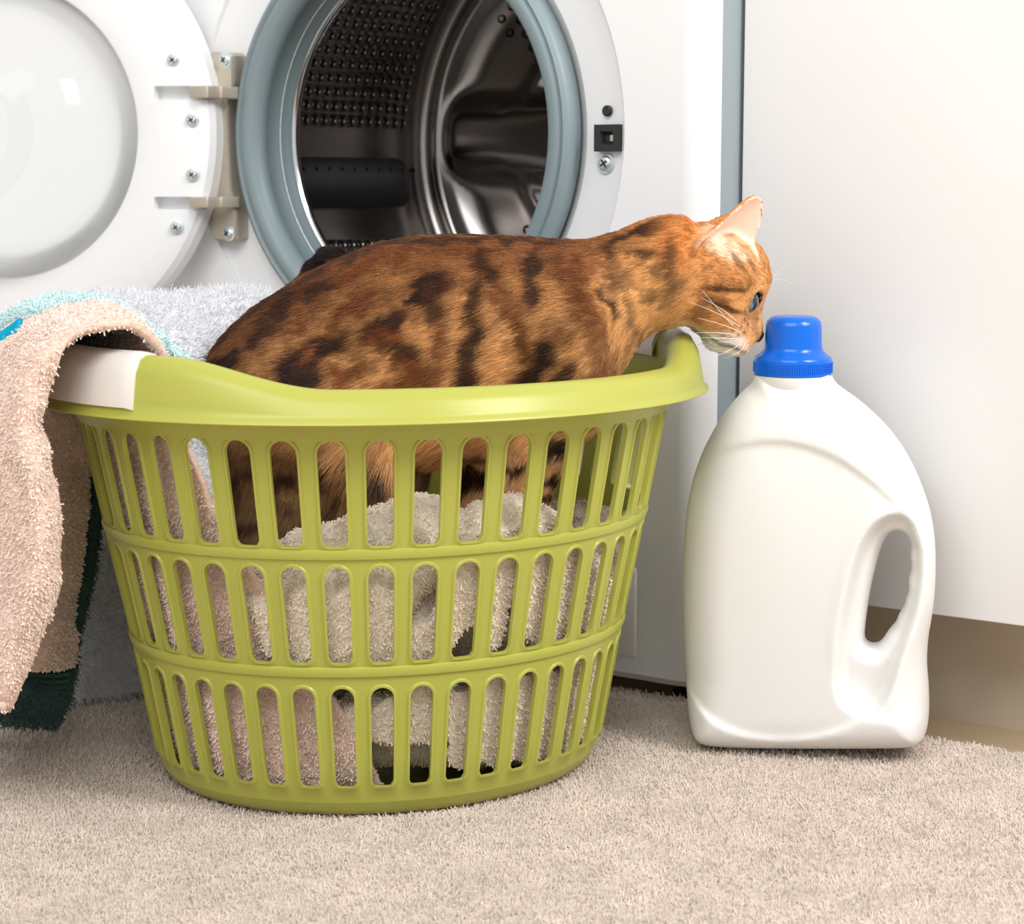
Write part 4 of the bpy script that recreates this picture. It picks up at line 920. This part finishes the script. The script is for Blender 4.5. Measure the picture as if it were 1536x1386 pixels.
kp = np.ones(len(VC)); kp[inner] = .12
for c, dr, s, e in EYES: kp[np.linalg.norm(VC - e, axis=1) < 15 * k] = .0
eyeR = np.zeros(len(VC), bool)
for c, dr, s, e in EYES: eyeR |= np.linalg.norm(VC - e, axis=1) < 15.5 * k
col = np.where(eyeR[:, None], lin(40, 24, 18)[None], col)
M['coat'] = mat('cat_skin', (1, 1, 1, 1), .7, spec=.2, attr='coat'); M['fur'] = mat('cat_fur', (1, 1, 1, 1), .48, spec=.35, attr='tint')
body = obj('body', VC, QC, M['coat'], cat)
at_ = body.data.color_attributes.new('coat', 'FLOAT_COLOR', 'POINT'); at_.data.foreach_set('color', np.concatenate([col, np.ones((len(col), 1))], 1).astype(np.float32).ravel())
def furfn(p, n, lerp):
    kk = len(p); c = lerp(col); l = lerp(ln[:, None]) * (.75 + .5 * rng.random((kk, 1)))
    px_, py_ = proj(np.stack([p[:, 0], np.full(kk, 1.447), p[:, 2]], -1))
    low = st(600, 700, py_)[:, None]; hd2 = st(1040, 1090, px_)[:, None]
    comb = np.array([-1.0, 0, -.42])[None] * (1 - low) + np.array([-.35, 0, -1.0])[None] * low
    comb = comb * (1 - hd2) + np.array([-.85, 0, .35])[None] * hd2
    comb = comb - n * (comb * n).sum(1, keepdims=True); comb /= np.linalg.norm(comb, axis=1, keepdims=True) + 1e-6
    clump = (np.stack([hash3(p, 220), hash3(p + 3, 220), hash3(p + 7, 220)], 1) - .5)
    dd = comb + n * .36 + clump * .34 + rng.normal(0, .10, (kk, 3)); dd /= np.linalg.norm(dd, axis=1, keepdims=True)
    cc = c * (.62 + .76 * rng.random((kk, 1))) * (.85 + .3 * hash3(p, 400)[:, None])
    return dd * l, comb * l * .35 - n * l * .18, cc
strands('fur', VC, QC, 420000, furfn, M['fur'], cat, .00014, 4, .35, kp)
M['eye'] = mat('eye', (1, 1, 1, 1), .05, attr='iris', coat=1.0); M['nose'] = mat('nose_leather', srgb(92, 44, 40), .4)
for c, dr, s, e in EYES:                                      # eyeball with iris, slit pupil and dark rim
    b = MB(); n1, n2 = 28, 40; R = 22.5 * k; c = e - dr * R * .93; dr = dr + np.array([-.14, -.30 * s, 0]); dr /= np.linalg.norm(dr); up_ = np.array([-.25, 0, 1.0]); up_ -= dr * (up_ @ dr); up_ /= np.linalg.norm(up_); sd = np.cross(dr, up_); v = []; cl = []
    for i in range(n1 + 1):
        th = math.pi * i / n1
        for j in range(n2):
            ph_ = 2 * math.pi * j / n2; bulge = 1 + .10 * math.exp(-(th / .5) ** 2)
            v.append(c + R * bulge * (dr * math.cos(th) + math.sin(th) * (sd * math.cos(ph_) + up_ * math.sin(ph_))))
            pu = abs(math.sin(th) * math.cos(ph_)) / .30 + abs(math.sin(th) * math.sin(ph_)) / .75
            cl.append((.006, .008, .014, 1) if pu < 1 and th < 1.2 else (*(lin(112, 132, 128) * (1.1 - .4 * th)), 1) if th < 1.0 else (.02, .015, .012, 1))
    b.add(v, [(i * n2 + j, i * n2 + (j + 1) % n2, (i + 1) * n2 + (j + 1) % n2, (i + 1) * n2 + j) for i in range(n1) for j in range(n2)])
    eo_ = b.build('eye', M['eye'], cat, weld=None)
    e_ = eo_.data.color_attributes.new('iris', 'FLOAT_COLOR', 'POINT'); e_.data.foreach_set('color', np.array(cl, np.float32).ravel())
Fn = Field(H_(1128, 524, 22) , H_(1154, 488, -22), .0006) if False else None
b = MB(); c = H_(1139, 505, 0); v = []
for i in range(13):
    th = math.pi * i / 12
    for j in range(20):
        ph_ = 2 * math.pi * j / 20; zz_ = math.cos(th) * 9.5; rr = math.sin(th) * (1 + .25 * math.cos(th))
        v.append(c + np.array([rr * math.cos(ph_) * 8 + zz_ * .12, rr * math.sin(ph_) * 12, zz_ * 1.0]) * k)
b.add(v, [(i * 20 + j, i * 20 + (j + 1) % 20, (i + 1) * 20 + (j + 1) % 20, (i + 1) * 20 + j) for i in range(12) for j in range(20)]); b.build('nose', M['nose'], cat)
M['whisker'] = mat('whisker', (.95, .93, .9, 1), .35)
def whisker(a, m_, e, r=.00033):
    P = [np.array(a) * (1 - t) ** 2 + 2 * np.array(m_) * t * (1 - t) + np.array(e) * t * t for t in np.linspace(0, 1, 9)]; v = []
    for i, p in enumerate(P):
        q = P[min(i + 1, 8)] - P[max(i - 1, 0)]; q /= np.linalg.norm(q); u = np.cross(q, [0, 0, 1.0]); u /= np.linalg.norm(u) + 1e-9; w = np.cross(q, u); rr = r * (1 - .8 * i / 8)
        v += [p + rr * (u * math.cos(h) + w * math.sin(h)) for h in (0, 2.09, 4.19)]
    MB().add(v, [(i * 3 + j, i * 3 + (j + 1) % 3, i * 3 + 3 + (j + 1) % 3, i * 3 + 3 + j) for i in range(8) for j in range(3)]).build('whisker', M['whisker'], cat, weld=None, angle=None)
for s in (1, -1):
    for (x0_, y0_), (x1_, y1_), (x2_, y2_), wd in [((1102, 490), (1070, 462), (1035, 440), 60), ((1106, 494), (1060, 466), (1016, 446), 70), ((1100, 498), (1062, 472), (1040, 430), 55), ((1104, 500), (1070, 482), (1030, 470), 65), ((1098, 503), (1066, 490), (1028, 492), 58), ((1096, 506), (1070, 500), (1040, 500), 50), ((1104, 508), (1084, 516), (1064, 528), 44), ((1108, 510), (1095, 522), (1080, 532), 40)]:
        whisker(H_(x0_, y0_, 34 * s), H_(x1_, y1_, (42 + wd * .8) * s), H_(x2_ - 12, y2_, (wd * 1.3 + 10) * s))
    for x2_, y2_ in ((1180, 385), (1172, 405), (1185, 428)): whisker(H_(1138, 425, 22 * s), H_(1160, 410, 26 * s), H_(x2_, y2_, 34 * s), .00022)
